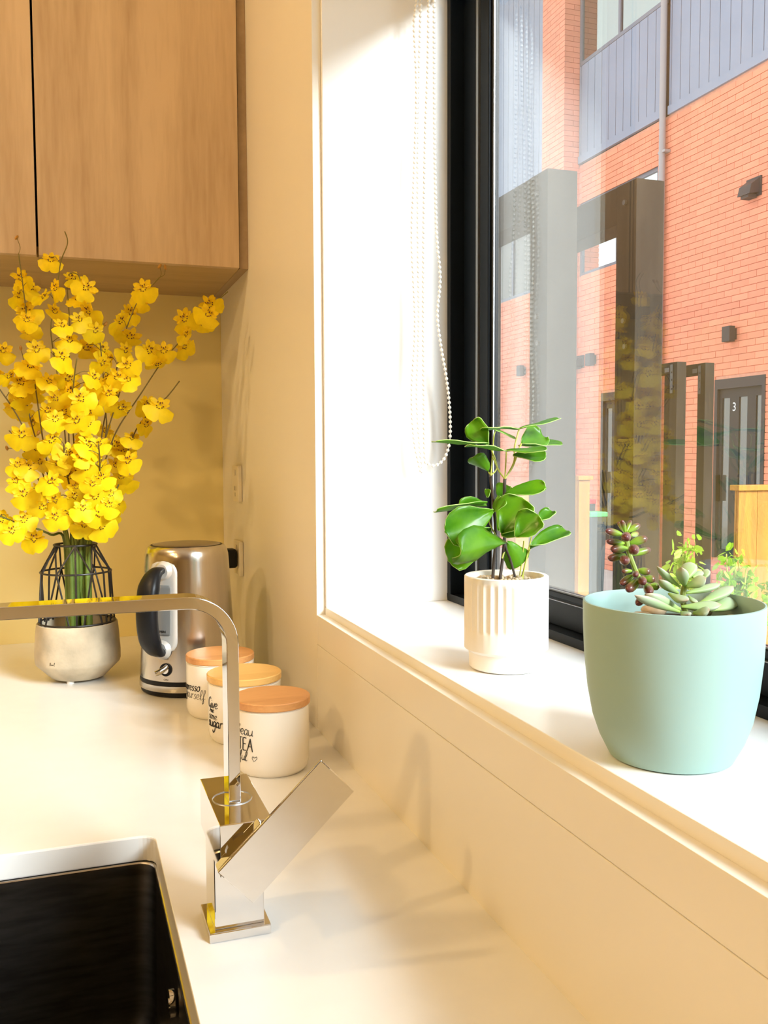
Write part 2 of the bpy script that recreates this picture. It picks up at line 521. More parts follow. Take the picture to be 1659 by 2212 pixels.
# ------------------------------------------------------------------ shapes measured in metres
SPRAYS=[
  ('tallest leftmost yellow orchid spray, its tip bare beside the cabinet gap', [(-0.3258, -0.3531, 0.075), (-0.3267, -0.3507, 0.2346), (-0.3579, -0.37, 0.3711), (-0.3724, -0.382, 0.4882), (-0.3822, -0.394, 0.5944), (-0.3884, -0.406, 0.6678), (-0.3935, -0.418, 0.7189)], [(-0.392, -0.3943, 0.6848), (-0.3784, -0.3855, 0.6704), (-0.3962, -0.3976, 0.6553), (-0.3851, -0.3867, 0.6318), (-0.383, -0.4403, 0.6107), (-0.3829, -0.4141, 0.5948)]),
  ('yellow orchid spray with a flat flower topping it against the cabinet door', [(-0.3223, -0.3403, 0.075), (-0.3229, -0.3535, 0.2364), (-0.3245, -0.3669, 0.3308), (-0.3323, -0.3758, 0.4735), (-0.3402, -0.3847, 0.5383), (-0.3474, -0.3936, 0.6004), (-0.3395, -0.4024, 0.6484), (-0.3326, -0.4113, 0.6904), (-0.3277, -0.4202, 0.7139), (-0.3177, -0.4291, 0.7389), (-0.3216, -0.438, 0.7552)], [(-0.3444, -0.4019, 0.7157), (-0.3381, -0.4492, 0.6617), (-0.3398, -0.4279, 0.6278), (-0.3296, -0.4412, 0.6032), (-0.37, -0.4234, 0.5649), (-0.3521, -0.4216, 0.5135), (-0.3309, -0.4552, 0.5516), (-0.3568, -0.443, 0.6485), (-0.3426, -0.4392, 0.4853), (-0.3185, -0.401, 0.5844)]),
  ('yellow orchid spray arching over to the right near the tall centre stems', [(-0.3202, -0.3474, 0.075), (-0.3207, -0.3682, 0.2376), (-0.3225, -0.3602, 0.3466), (-0.3229, -0.3624, 0.4584), (-0.3191, -0.3647, 0.5533), (-0.3174, -0.3669, 0.6238), (-0.3198, -0.3691, 0.678), (-0.3155, -0.3713, 0.6996), (-0.3007, -0.3736, 0.697), (-0.294, -0.3758, 0.6627), (-0.2935, -0.378, 0.6233)], [(-0.3097, -0.372, 0.6936), (-0.2892, -0.4057, 0.6726), (-0.3017, -0.377, 0.6566), (-0.2872, -0.4064, 0.6335), (-0.3017, -0.4139, 0.618)]),
  ('middle yellow orchid spray with three broad flowers below the cabinet', [(-0.3085, -0.3431, 0.075), (-0.3077, -0.3667, 0.237), (-0.2866, -0.364, 0.3139), (-0.2628, -0.37, 0.4234), (-0.2619, -0.376, 0.4728), (-0.2653, -0.382, 0.5374), (-0.2695, -0.388, 0.5956)], [(-0.2768, -0.4081, 0.6014), (-0.2905, -0.3621, 0.5774), (-0.2632, -0.3687, 0.5744), (-0.2659, -0.4036, 0.548), (-0.2743, -0.3633, 0.5149), (-0.2559, -0.3886, 0.5252), (-0.2868, -0.3803, 0.4897)]),
  ('yellow orchid spray rising to the right under the cabinet edge, with a pale bud', [(-0.3064, -0.3698, 0.075), (-0.305, -0.3448, 0.2349), (-0.2819, -0.3537, 0.3378), (-0.2637, -0.3494, 0.4514), (-0.2386, -0.3451, 0.5503), (-0.2245, -0.3409, 0.6072), (-0.2008, -0.3366, 0.6658), (-0.1782, -0.3323, 0.6922), (-0.1621, -0.328, 0.7103)], [(-0.1944, -0.372, 0.6821), (-0.1931, -0.321, 0.6703), (-0.2132, -0.3254, 0.6457), (-0.2324, -0.3611, 0.626), (-0.2162, -0.3573, 0.6006), (-0.2261, -0.369, 0.574), (-0.2537, -0.3703, 0.5563)]),
  ('longest yellow orchid spray, slanting far right towards the window wall', [(-0.2981, -0.3754, 0.075), (-0.2962, -0.364, 0.2347), (-0.2742, -0.3591, 0.3459), (-0.2558, -0.3602, 0.4042), (-0.2386, -0.3613, 0.4431), (-0.2029, -0.3624, 0.497), (-0.1636, -0.3636, 0.5564), (-0.1267, -0.3647, 0.5991), (-0.0977, -0.3658, 0.6337), (-0.0693, -0.3669, 0.6635), (-0.0459, -0.368, 0.6851)], [(-0.079, -0.3708, 0.6608), (-0.0872, -0.4068, 0.638), (-0.0897, -0.3663, 0.6257), (-0.1263, -0.3867, 0.6311), (-0.1238, -0.3884, 0.6036), (-0.1236, -0.3579, 0.586), (-0.1715, -0.3782, 0.5515), (-0.1869, -0.3881, 0.5733), (-0.1615, -0.3781, 0.5752)]),
  ('low right yellow orchid spray ending in a cluster of three clean flowers', [(-0.2947, -0.3498, 0.075), (-0.2925, -0.3713, 0.2353), (-0.2675, -0.3651, 0.3054), (-0.2499, -0.3723, 0.3435), (-0.2307, -0.3794, 0.3879), (-0.2114, -0.3866, 0.4368), (-0.188, -0.3937, 0.4665), (-0.1606, -0.4009, 0.4921), (-0.1388, -0.408, 0.52)], [(-0.1918, -0.3765, 0.4793), (-0.1759, -0.4336, 0.475), (-0.1951, -0.39, 0.4449), (-0.2194, -0.3843, 0.4216), (-0.2296, -0.4339, 0.3824), (-0.2389, -0.3877, 0.3542)]),
  ('yellow orchid spray with one pale flower standing up right of the middle', [(-0.3037, -0.3634, 0.075), (-0.3021, -0.3556, 0.2358), (-0.2822, -0.37, 0.3463), (-0.2617, -0.382, 0.4263), (-0.2417, -0.394, 0.4896), (-0.2284, -0.406, 0.5363), (-0.2242, -0.418, 0.5571)], [(-0.2275, -0.4415, 0.5416), (-0.2271, -0.4392, 0.518), (-0.2437, -0.4311, 0.5221), (-0.2472, -0.3847, 0.4972), (-0.2584, -0.4302, 0.4949), (-0.2368, -0.3967, 0.4737)]),
  ('central bright yellow orchid spray with fresh green bud tip', [(-0.3106, -0.3408, 0.075), (-0.3097, -0.3447, 0.2351), (-0.3092, -0.376, 0.3389), (-0.3152, -0.394, 0.4102), (-0.3169, -0.412, 0.4719), (-0.313, -0.43, 0.5167), (-0.3081, -0.448, 0.5493)], [(-0.2912, -0.4423, 0.4638), (-0.2931, -0.4417, 0.444), (-0.2815, -0.4315, 0.5219), (-0.2792, -0.4165, 0.5078), (-0.3113, -0.4565, 0.4487), (-0.3309, -0.4181, 0.4645), (-0.3199, -0.4152, 0.4993), (-0.3215, -0.4114, 0.5203), (-0.3433, -0.4608, 0.4505), (-0.3018, -0.4063, 0.4195), (-0.3033, -0.4575, 0.4848)]),
  ('yellow orchid spray leaning left past the picture edge, with bare lower stem', [(-0.3292, -0.3644, 0.075), (-0.3305, -0.3547, 0.2351), (-0.3652, -0.362, 0.3552), (-0.3947, -0.366, 0.4365), (-0.4131, -0.37, 0.4743), (-0.4301, -0.374, 0.5016), (-0.4503, -0.378, 0.5329)], [(-0.4241, -0.3589, 0.5686), (-0.4142, -0.3936, 0.5234), (-0.405, -0.3585, 0.5008), (-0.4373, -0.3813, 0.533), (-0.3807, -0.3953, 0.5409)]),
  ('orange-yellow orchid spray on the left with crowded mid-height flowers', [(-0.3258, -0.3653, 0.075), (-0.3268, -0.3677, 0.2362), (-0.3579, -0.353, 0.3549), (-0.3806, -0.348, 0.4347), (-0.3912, -0.343, 0.4902), (-0.3975, -0.338, 0.5378)], [(-0.3964, -0.3813, 0.514), (-0.3971, -0.3771, 0.4935), (-0.376, -0.3446, 0.5014), (-0.3931, -0.3262, 0.4696), (-0.3561, -0.3763, 0.4677), (-0.3658, -0.3831, 0.5146), (-0.3809, -0.3268, 0.4473), (-0.4103, -0.354, 0.4736)]),
  ('low left orange-yellow orchid spray with dangling buds', [(-0.3272, -0.3618, 0.075), (-0.3283, -0.3659, 0.2345), (-0.3551, -0.368, 0.3075), (-0.3794, -0.378, 0.3635), (-0.3996, -0.388, 0.4103), (-0.4164, -0.398, 0.4332)], [(-0.375, -0.3924, 0.4041), (-0.3708, -0.3784, 0.3807), (-0.405, -0.4007, 0.3764), (-0.4085, -0.4027, 0.3496), (-0.3953, -0.4247, 0.3295), (-0.3753, -0.373, 0.3271), (-0.3962, -0.426, 0.4257), (-0.3894, -0.3984, 0.3717)]),
  ('short yellow orchid spray with big flowers in the low middle of the bunch', [(-0.3154, -0.3445, 0.075), (-0.3154, -0.3691, 0.2359), (-0.318, -0.3805, 0.2914), (-0.3244, -0.403, 0.3399), (-0.3309, -0.4255, 0.3792), (-0.3315, -0.448, 0.4096)], [(-0.3329, -0.4191, 0.383), (-0.3233, -0.406, 0.3572), (-0.3469, -0.4252, 0.3179), (-0.3168, -0.4157, 0.3238), (-0.3473, -0.4566, 0.2921), (-0.3247, -0.4369, 0.396), (-0.3529, -0.454, 0.3494), (-0.3676, -0.4123, 0.3061), (-0.3499, -0.4453, 0.4172), (-0.3417, -0.4358, 0.3793), (-0.3127, -0.403, 0.3632), (-0.3255, -0.4119, 0.2973)]),
  ('short brightest yellow orchid spray above the wire rim on the right', [(-0.3016, -0.339, 0.075), (-0.2999, -0.3594, 0.2344), (-0.2879, -0.383, 0.2828), (-0.2799, -0.408, 0.3315), (-0.2754, -0.433, 0.3711), (-0.2776, -0.458, 0.4095)], [(-0.2977, -0.4407, 0.3721), (-0.2752, -0.4262, 0.3718), (-0.2731, -0.4413, 0.3542), (-0.2845, -0.4525, 0.3247), (-0.2591, -0.4458, 0.3279), (-0.3047, -0.4612, 0.305), (-0.2798, -0.4474, 0.2944), (-0.3023, -0.4107, 0.2747), (-0.2739, -0.4124, 0.2716), (-0.2767, -0.4324, 0.4098), (-0.2924, -0.44, 0.4097), (-0.3054, -0.4497, 0.3906), (-0.2887, -0.4647, 0.345), (-0.2635, -0.4537, 0.3098), (-0.3135, -0.4231, 0.3404)]),
  ('short yellow orchid spray hidden low on the far right side of the bunch', [(-0.2967, -0.3433, 0.075), (-0.2946, -0.3622, 0.2345), (-0.2671, -0.3447, 0.288), (-0.2417, -0.3313, 0.3365), (-0.2264, -0.318, 0.3777)], [(-0.2412, -0.3248, 0.307), (-0.2437, -0.3255, 0.3746), (-0.2222, -0.3303, 0.3811), (-0.2287, -0.3322, 0.3446), (-0.2545, -0.3264, 0.2866), (-0.245, -0.3502, 0.4108), (-0.2609, -0.3297, 0.4357), (-0.2361, -0.3551, 0.3985)]),
  ('drooping thin yellow orchid spray hanging out low on the left', [(-0.3325, -0.3586, 0.075), (-0.3342, -0.3499, 0.2397), (-0.3564, -0.372, 0.256), (-0.3823, -0.386, 0.2698), (-0.4105, -0.4, 0.2809), (-0.4335, -0.414, 0.2932), (-0.453, -0.428, 0.3089)], [(-0.3821, -0.4075, 0.2535), (-0.4149, -0.4314, 0.2696), (-0.4336, -0.3923, 0.2865), (-0.397, -0.41, 0.2859)]),
]
GINKGO=[
   ((0.0992, -1.216, 0.4161), (0.0605, -1.216, 0.4175), 0.0126, 80, 0),
   ((0.0992, -1.216, 0.4161), (0.1399, -1.216, 0.4273), 0.0126, 78, 0),
   ((0.0651, -1.216, 0.3998), (0.0516, -1.206, 0.4206), 0.019, 10, 0.1),
   ((0.0651, -1.216, 0.4006), (0.0073, -1.226, 0.4049), 0.0157, 80, 0.0),
   ((0.0794, -1.226, 0.3939), (0.0332, -1.246, 0.401), 0.0165, 77, 0),
   ((0.0794, -1.226, 0.3939), (0.1091, -1.246, 0.3962), 0.0165, 75, 0),
   ((0.1065, -1.206, 0.4008), (0.1358, -1.196, 0.4112), 0.0229, 25, 0.15),
   ((0.1047, -1.204, 0.3991), (0.1593, -1.186, 0.4054), 0.0136, 62, 0),
   ((0.0894, -1.221, 0.389), (0.1147, -1.236, 0.3888), 0.0166, 55, 0.1),
   ((0.0676, -1.211, 0.3724), (0.0497, -1.216, 0.3875), 0.0158, 30, 0.2),
   ((0.0803, -1.196, 0.4161), (0.1092, -1.186, 0.4088), 0.0059, 70, 0),
   ((0.0837, -1.216, 0.3489), (0.1131, -1.236, 0.3591), 0.0159, 48, 0.2),
   ((0.0863, -1.196, 0.3464), (0.0947, -1.196, 0.3582), 0.0162, 30, 0.1),
   ((0.0635, -1.216, 0.3393), (0.0292, -1.226, 0.3431), 0.0141, 38, 0.15),
   ((0.0611, -1.221, 0.343), (0.004, -1.236, 0.3393), 0.0124, 72, 0.05),
   ((0.0642, -1.226, 0.3349), (0.0156, -1.241, 0.3186), 0.0271, 15, 0.12),
   ((0.0654, -1.216, 0.316), (0.0239, -1.226, 0.2903), 0.0275, 15, 0.12),
   ((0.0757, -1.236, 0.304), (0.0146, -1.261, 0.3022), 0.0311, 25, 0.25),
   ((0.0742, -1.228, 0.3125), (0.0892, -1.236, 0.3447), 0.0305, 8, 0.12),
   ((0.0814, -1.246, 0.3096), (0.0959, -1.256, 0.3302), 0.0243, 18, 0.2),
   ((0.0867, -1.216, 0.3018), (0.1017, -1.211, 0.2804), 0.0218, 12, 0.12),
   ((0.114, -1.211, 0.2936), (0.1554, -1.206, 0.3124), 0.0188, 40, 0.2),
   ((0.1289, -1.201, 0.3189), (0.1462, -1.196, 0.3312), 0.013, 30, 0.2),
   ((0.0839, -1.201, 0.3126), (0.0863, -1.196, 0.3293), 0.0077, 20, 0.1),
   ((0.0752, -1.226, 0.3098), (0.0866, -1.236, 0.3168), 0.0141, 40, 0.1),
   ((0.0684, -1.221, 0.3329), (0.0751, -1.226, 0.3462), 0.0108, 30, 0.1),
   ((0.0692, -1.206, 0.3471), (0.0683, -1.206, 0.3547), 0.005, 20, 0.1),
]
GSTEMS=[
   ([(0.0785, -1.216, 0.2684), (0.0823, -1.212, 0.2813), (0.083, -1.216, 0.307), (0.0844, -1.212, 0.3319), (0.0828, -1.216, 0.3615), (0.0852, -1.212, 0.3655)], 0.0022, 'd'),
   ([(0.0702, -1.216, 0.2688), (0.0748, -1.212, 0.307), (0.0708, -1.216, 0.3408), (0.0695, -1.212, 0.3657), (0.0675, -1.216, 0.3692)], 0.0022, 'd'),
   ([(0.0944, -1.216, 0.2685), (0.0917, -1.212, 0.2835), (0.0849, -1.216, 0.2952), (0.085, -1.212, 0.3066)], 0.0017, 'd'),
   ([(0.0832, -1.216, 0.3657), (0.095, -1.212, 0.3822), (0.0937, -1.216, 0.3973), (0.1009, -1.212, 0.4158)], 0.0011, 'g'),
   ([(0.0832, -1.216, 0.3657), (0.0782, -1.212, 0.374), (0.0698, -1.216, 0.3874)], 0.0011, 'g'),
   ([(0.0832, -1.216, 0.3657), (0.0861, -1.212, 0.3823), (0.0845, -1.216, 0.3931)], 0.001, 'g'),
   ([(0.0832, -1.216, 0.3665), (0.094, -1.212, 0.378), (0.0984, -1.216, 0.3948), (0.1033, -1.212, 0.4007)], 0.0011, 'g'),
   ([(0.0675, -1.216, 0.3692), (0.0708, -1.212, 0.3824), (0.0706, -1.216, 0.4072), (0.0744, -1.212, 0.4131)], 0.001, 'g'),
   ([(0.0675, -1.216, 0.3692), (0.0672, -1.212, 0.3724)], 0.001, 'g'),
   ([(0.0675, -1.216, 0.3692), (0.0764, -1.212, 0.3782), (0.0661, -1.216, 0.399)], 0.001, 'g'),
   ([(0.0828, -1.216, 0.349), (0.0932, -1.212, 0.3499)], 0.001, 'g'),
   ([(0.0834, -1.216, 0.3238), (0.0914, -1.212, 0.3444)], 0.001, 'g'),
   ([(0.1001, -1.216, 0.2674), (0.1049, -1.212, 0.2846), (0.1046, -1.216, 0.3029)], 0.001, 'g'),
   ([(0.1029, -1.216, 0.2673), (0.1097, -1.212, 0.2836), (0.1113, -1.216, 0.2942)], 0.001, 'g'),
   ([(0.1038, -1.216, 0.2689), (0.1153, -1.212, 0.3056), (0.1206, -1.216, 0.3202)], 0.0009, 'g'),
   ([(0.0636, -1.216, 0.3001), (0.0591, -1.212, 0.3117), (0.069, -1.216, 0.3334)], 0.001, 'g'),
   ([(0.0747, -1.216, 0.3073), (0.0682, -1.212, 0.3223), (0.069, -1.216, 0.3334)], 0.001, 'g'),
   ([(0.0655, -1.216, 0.3001), (0.0673, -1.212, 0.3156)], 0.001, 'g'),
   ([(0.0803, -1.216, 0.2861), (0.0878, -1.212, 0.3014)], 0.0012, 'g'),
]
BEANS=[
   ((0.0319, -1.5, 0.3362), (0.0328, -1.49, 0.3427), 0.0013),
   ((0.0321, -1.5, 0.3362), (0.0271, -1.503, 0.345), 0.0016),
   ((0.0334, -1.5, 0.3366), (0.0394, -1.496, 0.3442), 0.0013),
   ((0.0344, -1.5, 0.3366), (0.044, -1.5, 0.3414), 0.002),
   ((0.0295, -1.5, 0.3346), (0.0133, -1.505, 0.3384), 0.0022),
   ((0.0309, -1.503, 0.3339), (0.0194, -1.52, 0.3349), 0.0029),
   ((0.0403, -1.495, 0.3334), (0.0562, -1.48, 0.333), 0.0017),
   ((0.031, -1.5, 0.3286), (0.0147, -1.504, 0.331), 0.002),
   ((0.036, -1.5, 0.3284), (0.0475, -1.504, 0.3322), 0.0026),
   ((0.0335, -1.5, 0.3251), (0.0169, -1.506, 0.3255), 0.0024),
   ((0.0362, -1.504, 0.3245), (0.0244, -1.522, 0.3265), 0.0032),
   ((0.0381, -1.5, 0.3207), (0.0533, -1.5, 0.3237), 0.0022),
   ((0.0321, -1.5, 0.3205), (0.0161, -1.504, 0.319), 0.0024),
   ((0.0295, -1.504, 0.3176), (0.0184, -1.52, 0.3194), 0.003),
   ((0.0377, -1.5, 0.3092), (0.0296, -1.5, 0.3091), 0.0016),
   ((0.0462, -1.495, 0.3086), (0.0533, -1.5, 0.3076), 0.0023),
   ((0.0412, -1.5, 0.3081), (0.0304, -1.515, 0.3084), 0.002),
   ((0.0388, -1.5, 0.3061), (0.0254, -1.505, 0.301), 0.0023),
   ((0.0405, -1.504, 0.3027), (0.0261, -1.512, 0.2978), 0.0029),
   ((0.0425, -1.504, 0.3043), (0.0333, -1.52, 0.3039), 0.0026),
   ((0.0506, -1.496, 0.3029), (0.0574, -1.5, 0.3022), 0.0024),
   ((0.0471, -1.504, 0.299), (0.0387, -1.52, 0.2969), 0.0028),
   ((0.057, -1.495, 0.2972), (0.0637, -1.495, 0.296), 0.0024),
   ((0.0485, -1.5, 0.2906), (0.0356, -1.51, 0.2877), 0.0024),
   ((0.0546, -1.5, 0.2902), (0.044, -1.51, 0.2872), 0.0026),
]
SEDSTEM= [(0.0329, -1.5, 0.3362), (0.0345, -1.5, 0.3247), (0.0371, -1.5, 0.3177), (0.0407, -1.5, 0.3099), (0.0433, -1.5, 0.305), (0.0499, -1.5, 0.2983), (0.0546, -1.5, 0.2911), (0.0567, -1.5, 0.2836)]
ROSETTE=[
   ((0.0819, -1.5, 0.2967), (0.0694, -1.512, 0.3103), 0.0067, 20),
   ((0.087, -1.496, 0.3017), (0.0973, -1.486, 0.3097), 0.0085, 12),
   ((0.0799, -1.504, 0.2964), (0.091, -1.512, 0.3027), 0.0066, 28),
   ((0.0934, -1.494, 0.3016), (0.1063, -1.488, 0.3035), 0.0041, 40),
   ((0.1059, -1.49, 0.2992), (0.1123, -1.486, 0.3048), 0.0046, 20),
   ((0.0777, -1.5, 0.2964), (0.0575, -1.5, 0.3107), 0.0049, 60),
   ((0.0762, -1.5, 0.292), (0.0574, -1.504, 0.3015), 0.0058, 50),
   ((0.0599, -1.512, 0.2942), (0.0617, -1.53, 0.2903), 0.0065, 55),
   ((0.0831, -1.5, 0.2917), (0.1128, -1.5, 0.2955), 0.0058, 60),
   ((0.0956, -1.5, 0.2838), (0.1323, -1.49, 0.2909), 0.0076, 50),
   ((0.1044, -1.5, 0.2783), (0.1354, -1.49, 0.2809), 0.0086, 35),
   ((0.0719, -1.51, 0.284), (0.0971, -1.52, 0.2841), 0.007, 50),
   ((0.0684, -1.512, 0.2828), (0.0354, -1.52, 0.2945), 0.0083, 45),
   ((0.0623, -1.52, 0.2827), (0.0201, -1.53, 0.2964), 0.0056, 45),
   ((0.0682, -1.515, 0.2815), (0.0624, -1.53, 0.2809), 0.0052, 40),
   ((0.0737, -1.52, 0.2811), (0.0802, -1.53, 0.2832), 0.0065, 50),
   ((0.0853, -1.5, 0.2893), (0.0845, -1.51, 0.285), 0.0036, 50),
]
ROSSTEM= [(0.0825, -1.5, 0.2975), (0.0809, -1.5, 0.2931), (0.0805, -1.5, 0.2864), (0.0828, -1.5, 0.2773), (0.084, -1.5, 0.2727)]
CHAIN_A= [(0.1437, -0.83, 1.0315), (0.1381, -0.83, 0.9938), (0.1367, -0.83, 0.9751), (0.1399, -0.83, 0.8889), (0.1355, -0.83, 0.7633), (0.1326, -0.83, 0.6873), (0.1372, -0.83, 0.5728), (0.1321, -0.83, 0.4761), (0.1354, -0.83, 0.4113), (0.1423, -0.83, 0.3786), (0.1465, -0.83, 0.3642), (0.1465, -0.83, 0.3734), (0.1431, -0.83, 0.4113), (0.1397, -0.83, 0.4763), (0.1427, -0.83, 0.5731), (0.1416, -0.83, 0.7006), (0.1419, -0.83, 0.8579), (0.1456, -0.83, 0.9764), (0.1464, -0.83, 1.032)]
CHAIN_B= [(0.1646, -0.834, 1.033), (0.1645, -0.834, 0.9402), (0.1651, -0.834, 0.8279), (0.1678, -0.834, 0.7017), (0.1734, -0.834, 0.6382), (0.1691, -0.834, 0.5865), (0.1747, -0.834, 0.5416), (0.1833, -0.834, 0.4963), (0.1883, -0.834, 0.4507), (0.1883, -0.834, 0.4113), (0.1818, -0.834, 0.3883), (0.1725, -0.834, 0.3778), (0.1626, -0.834, 0.3746), (0.1541, -0.834, 0.3779), (0.1499, -0.834, 0.3884), (0.1486, -0.834, 0.4762), (0.1482, -0.834, 0.6367), (0.1506, -0.834, 0.8075), (0.1549, -0.834, 0.9203), (0.1563, -0.834, 0.9948), (0.1571, -0.834, 1.0318)]
BUD_POINTS = [(-0.3972, -0.378, 0.7534), (-0.319, -0.378, 0.7706), (-0.3144, -0.378, 0.7463), (-0.3258, -0.378, 0.734), (-0.1659, -0.378, 0.7209), (-0.1564, -0.378, 0.7199), (-0.2264, -0.378, 0.699), (-0.2214, -0.378, 0.6764), (-0.2588, -0.378, 0.617), (-0.1481, -0.378, 0.6096), (-0.4265, -0.378, 0.6228), (-0.3957, -0.378, 0.5713), (-0.4254, -0.378, 0.5871), (-0.3994, -0.378, 0.4338), (-0.3718, -0.378, 0.43), (-0.4219, -0.378, 0.4043), (-0.4276, -0.378, 0.3795), (-0.1661, -0.378, 0.5847), (-0.2275, -0.378, 0.646)]

# ------------------------------------------------------------------ room shell
ZF, ZC = -0.90, 1.55
XL, YF = -4.4, -7.5
WY0, WY1 = -0.803, -2.60          # window opening along the wall
ZS, ZH = 0.1755, 1.16              # sill board top, soffit
struct(part('floor', MB().box(XL, 0.0, YF, 0.0, ZF - 0.05, ZF), MT['floorboards']))
struct(part('ceiling', MB().box(XL, 0.3, YF, 0.1, ZC, ZC + 0.05), MT['ceiling']))
struct(part('wall_back', MB().box(XL, 0.3, 0.0, 0.1, ZF, ZC), MT['paint']))
struct(part('wall_left', MB().box(XL - 0.1, XL, YF, 0.1, ZF, ZC), MT['paint']))
struct(part('wall_front', MB().box(XL, 0.3, YF - 0.1, YF, ZF, ZC), MT['paint']))
wr = MB()
wr.box(0.006, 0.230, -0.79, 0.0, ZF, ZC)
wr.box(0.006, 0.230, YF, WY1 - 0.01, ZF, ZC)
wr.box(0.006, 0.230, WY1 - 0.01, -0.79, ZF, 0.15)
wr.box(0.006, 0.230, WY1 - 0.01, -0.79, ZH + 0.01, ZC)
WR = struct(part('wall_right', wr, MT['paint']))
# stone facing of the window wall, joint recessed between the pieces
part('splashback_panel', MB().box(0.0, 0.0122, -0.797, -0.0005, -0.002, ZC - 0.001), MT['splash'], WR, bevel=0.0006)
part('splashback_panel', MB().box(0.0, 0.0122, -3.2, -0.7985, -0.002, 0.1226), MT['splash'], WR, bevel=0.0006)
part('splashback_panel', MB().box(0.0, 0.0122, -3.2, -0.7985, 0.1233, 0.165), MT['splash'], WR, bevel=0.0006)
part('splashback_panel', MB().box(0.0, 0.0122, -3.2, -0.7985, ZH + 0.012, ZC - 0.001), MT['splash'], WR, bevel=0.0006)
# window liner boards
struct(part('trim_1', MB().box(0.0125, 0.205, WY1 - 0.01, WY0 + 0.012, 0.15, ZS), MT['white_gloss'], bevel=0.001))
struct(part('trim_2', MB().box(0.0125, 0.205, WY0, WY0 + 0.012, ZS, ZH + 0.01), MT['white_gloss'], bevel=0.001))
struct(part('trim_3', MB().box(0.0125, 0.205, WY1 - 0.01, WY0 + 0.012, ZH, ZH + 0.012), MT['white_gloss'], bevel=0.001))
struct(part('trim_4', MB().box(0.0125, 0.205, WY1 - 0.012, WY1, ZS, ZH), MT['white_gloss'], bevel=0.001))

# window with stepped charcoal frame
WIN = bpy.data.objects.new('window_1', None)
COL.objects.link(WIN)
WIN.location = (0.24, -1.7, ZS)
WORLD['window_1'] = Vector(WIN.location)
WIN['kind'] = 'structure'
def ring(x0, x1, sa, sb, ba, bb):
    """one step of the frame: sa..sb measured in from the jambs, ba..bb from sill and head"""
    y0, y1, z0, z1 = WY0, WY1, ZS, ZH
    mb = MB()
    mb.box(x0, x1, y1 + sa, y0 - sa, z0 + ba, z0 + bb)
    mb.box(x0, x1, y1 + sa, y0 - sa, z1 - bb, z1 - ba)
    mb.box(x0, x1, y0 - sb, y0 - sa, z0 + bb, z1 - bb)
    mb.box(x0, x1, y1 + sa, y1 + sb, z0 + bb, z1 - bb)
    return mb
XO = 0.2325
part('window_frame', ring(0.197, XO, 0.0, 0.012, 0.0, 0.010), MT['dark_alu'], WIN, bevel=0.0012)
part('window_sash', ring(0.218, XO, 0.012, 0.0517, 0.010, 0.038), MT['dark_alu'], WIN, bevel=0.002)
part('frame_edge_strip', ring(0.2185, XO, 0.0517, 0.0580, 0.038, 0.0405), MT['alu_edge'], WIN)
part('glazing_rebate', ring(0.2225, XO, 0.0580, 0.0612, 0.0405, 0.0425), MT['dark_alu'], WIN)
part('glazing_bead', ring(0.220, XO, 0.0612, 0.0880, 0.0425, 0.0482), MT['dark_alu'], WIN, bevel=0.0015)
part('gasket', ring(0.2243, 0.2266, 0.0880, 0.0900, 0.0482, 0.0495), MT['black'], WIN)
part('gasket', ring(0.2268, XO, 0.0880, 0.0945, 0.0482, 0.0514), MT['black'], WIN)
part('frame_edge_strip', ring(0.2252, 0.2267, 0.0900, 0.0945, 0.0495, 0.0515), MT['alu_edge'], WIN)
part('glass_pane', MB().box(0.2278, 0.2318, WY1 + 0.093, WY0 - 0.093, ZS + 0.0505, ZH - 0.0505), MT['glass'], WIN)

# rolled-up blind over the window: its hem shades the top of the reveal
t = thing('roller_blind', 'white roller blind rolled up at the head of the kitchen window', 'blind', (0.15, -1.7, 1.10))
part('tube', MB().tube([(0.15, WY0 - 0.02, 1.115), (0.15, WY1 + 0.02, 1.115)], 0.030, 24), MT['fabric'], t, True)
part('fabric', MB().box(0.178, 0.1795, WY1 + 0.03, WY0 - 0.012, 1.046, 1.115), MT['fabric'], t)
part('hem_bar', MB().box(0.174, 0.184, WY1 + 0.03, WY0 - 0.012, 1.034, 1.048), MT['white_metal'], t, bevel=0.001)
part('bracket', MB().box(0.12, 0.19, WY0 - 0.012, WY0 - 0.001, 1.08, 1.159), MT['white_metal'], t)

def chain(pts, label, loc):
    t = thing('bead_chain', label, 'blind chain', loc, None)
    P = smooth_path(pts, 10)
    mb = MB()
    acc = 0.0
    last = P[0]
    mb.ball(P[0], 0.0026, n=7, k=4)
    for a, b in zip(P, P[1:]):
        d = (b - a).length
        while acc + d >= 0.0068:
            u = (0.0068 - acc) / d
            a = a + (b - a) * u
            d = (b - a).length
            acc = 0.0
            mb.ball(a, 0.0026, n=7, k=4)
        acc += d
    o = part('beads', mb, MT['bead'], t, 'all', clean=False)
    o['kind'] = 'stuff'
    part('thread', MB().tube(P, 0.0007, 4), MT['bead'], t)
    return t
chain(CHAIN_A, 'white bead chain hanging against the reveal, the left of the two blind chains', (0.14, -0.83, 1.03))
chain(CHAIN_B, 'white bead chain whose loop crosses onto the black window frame', (0.165, -0.834, 1.03))

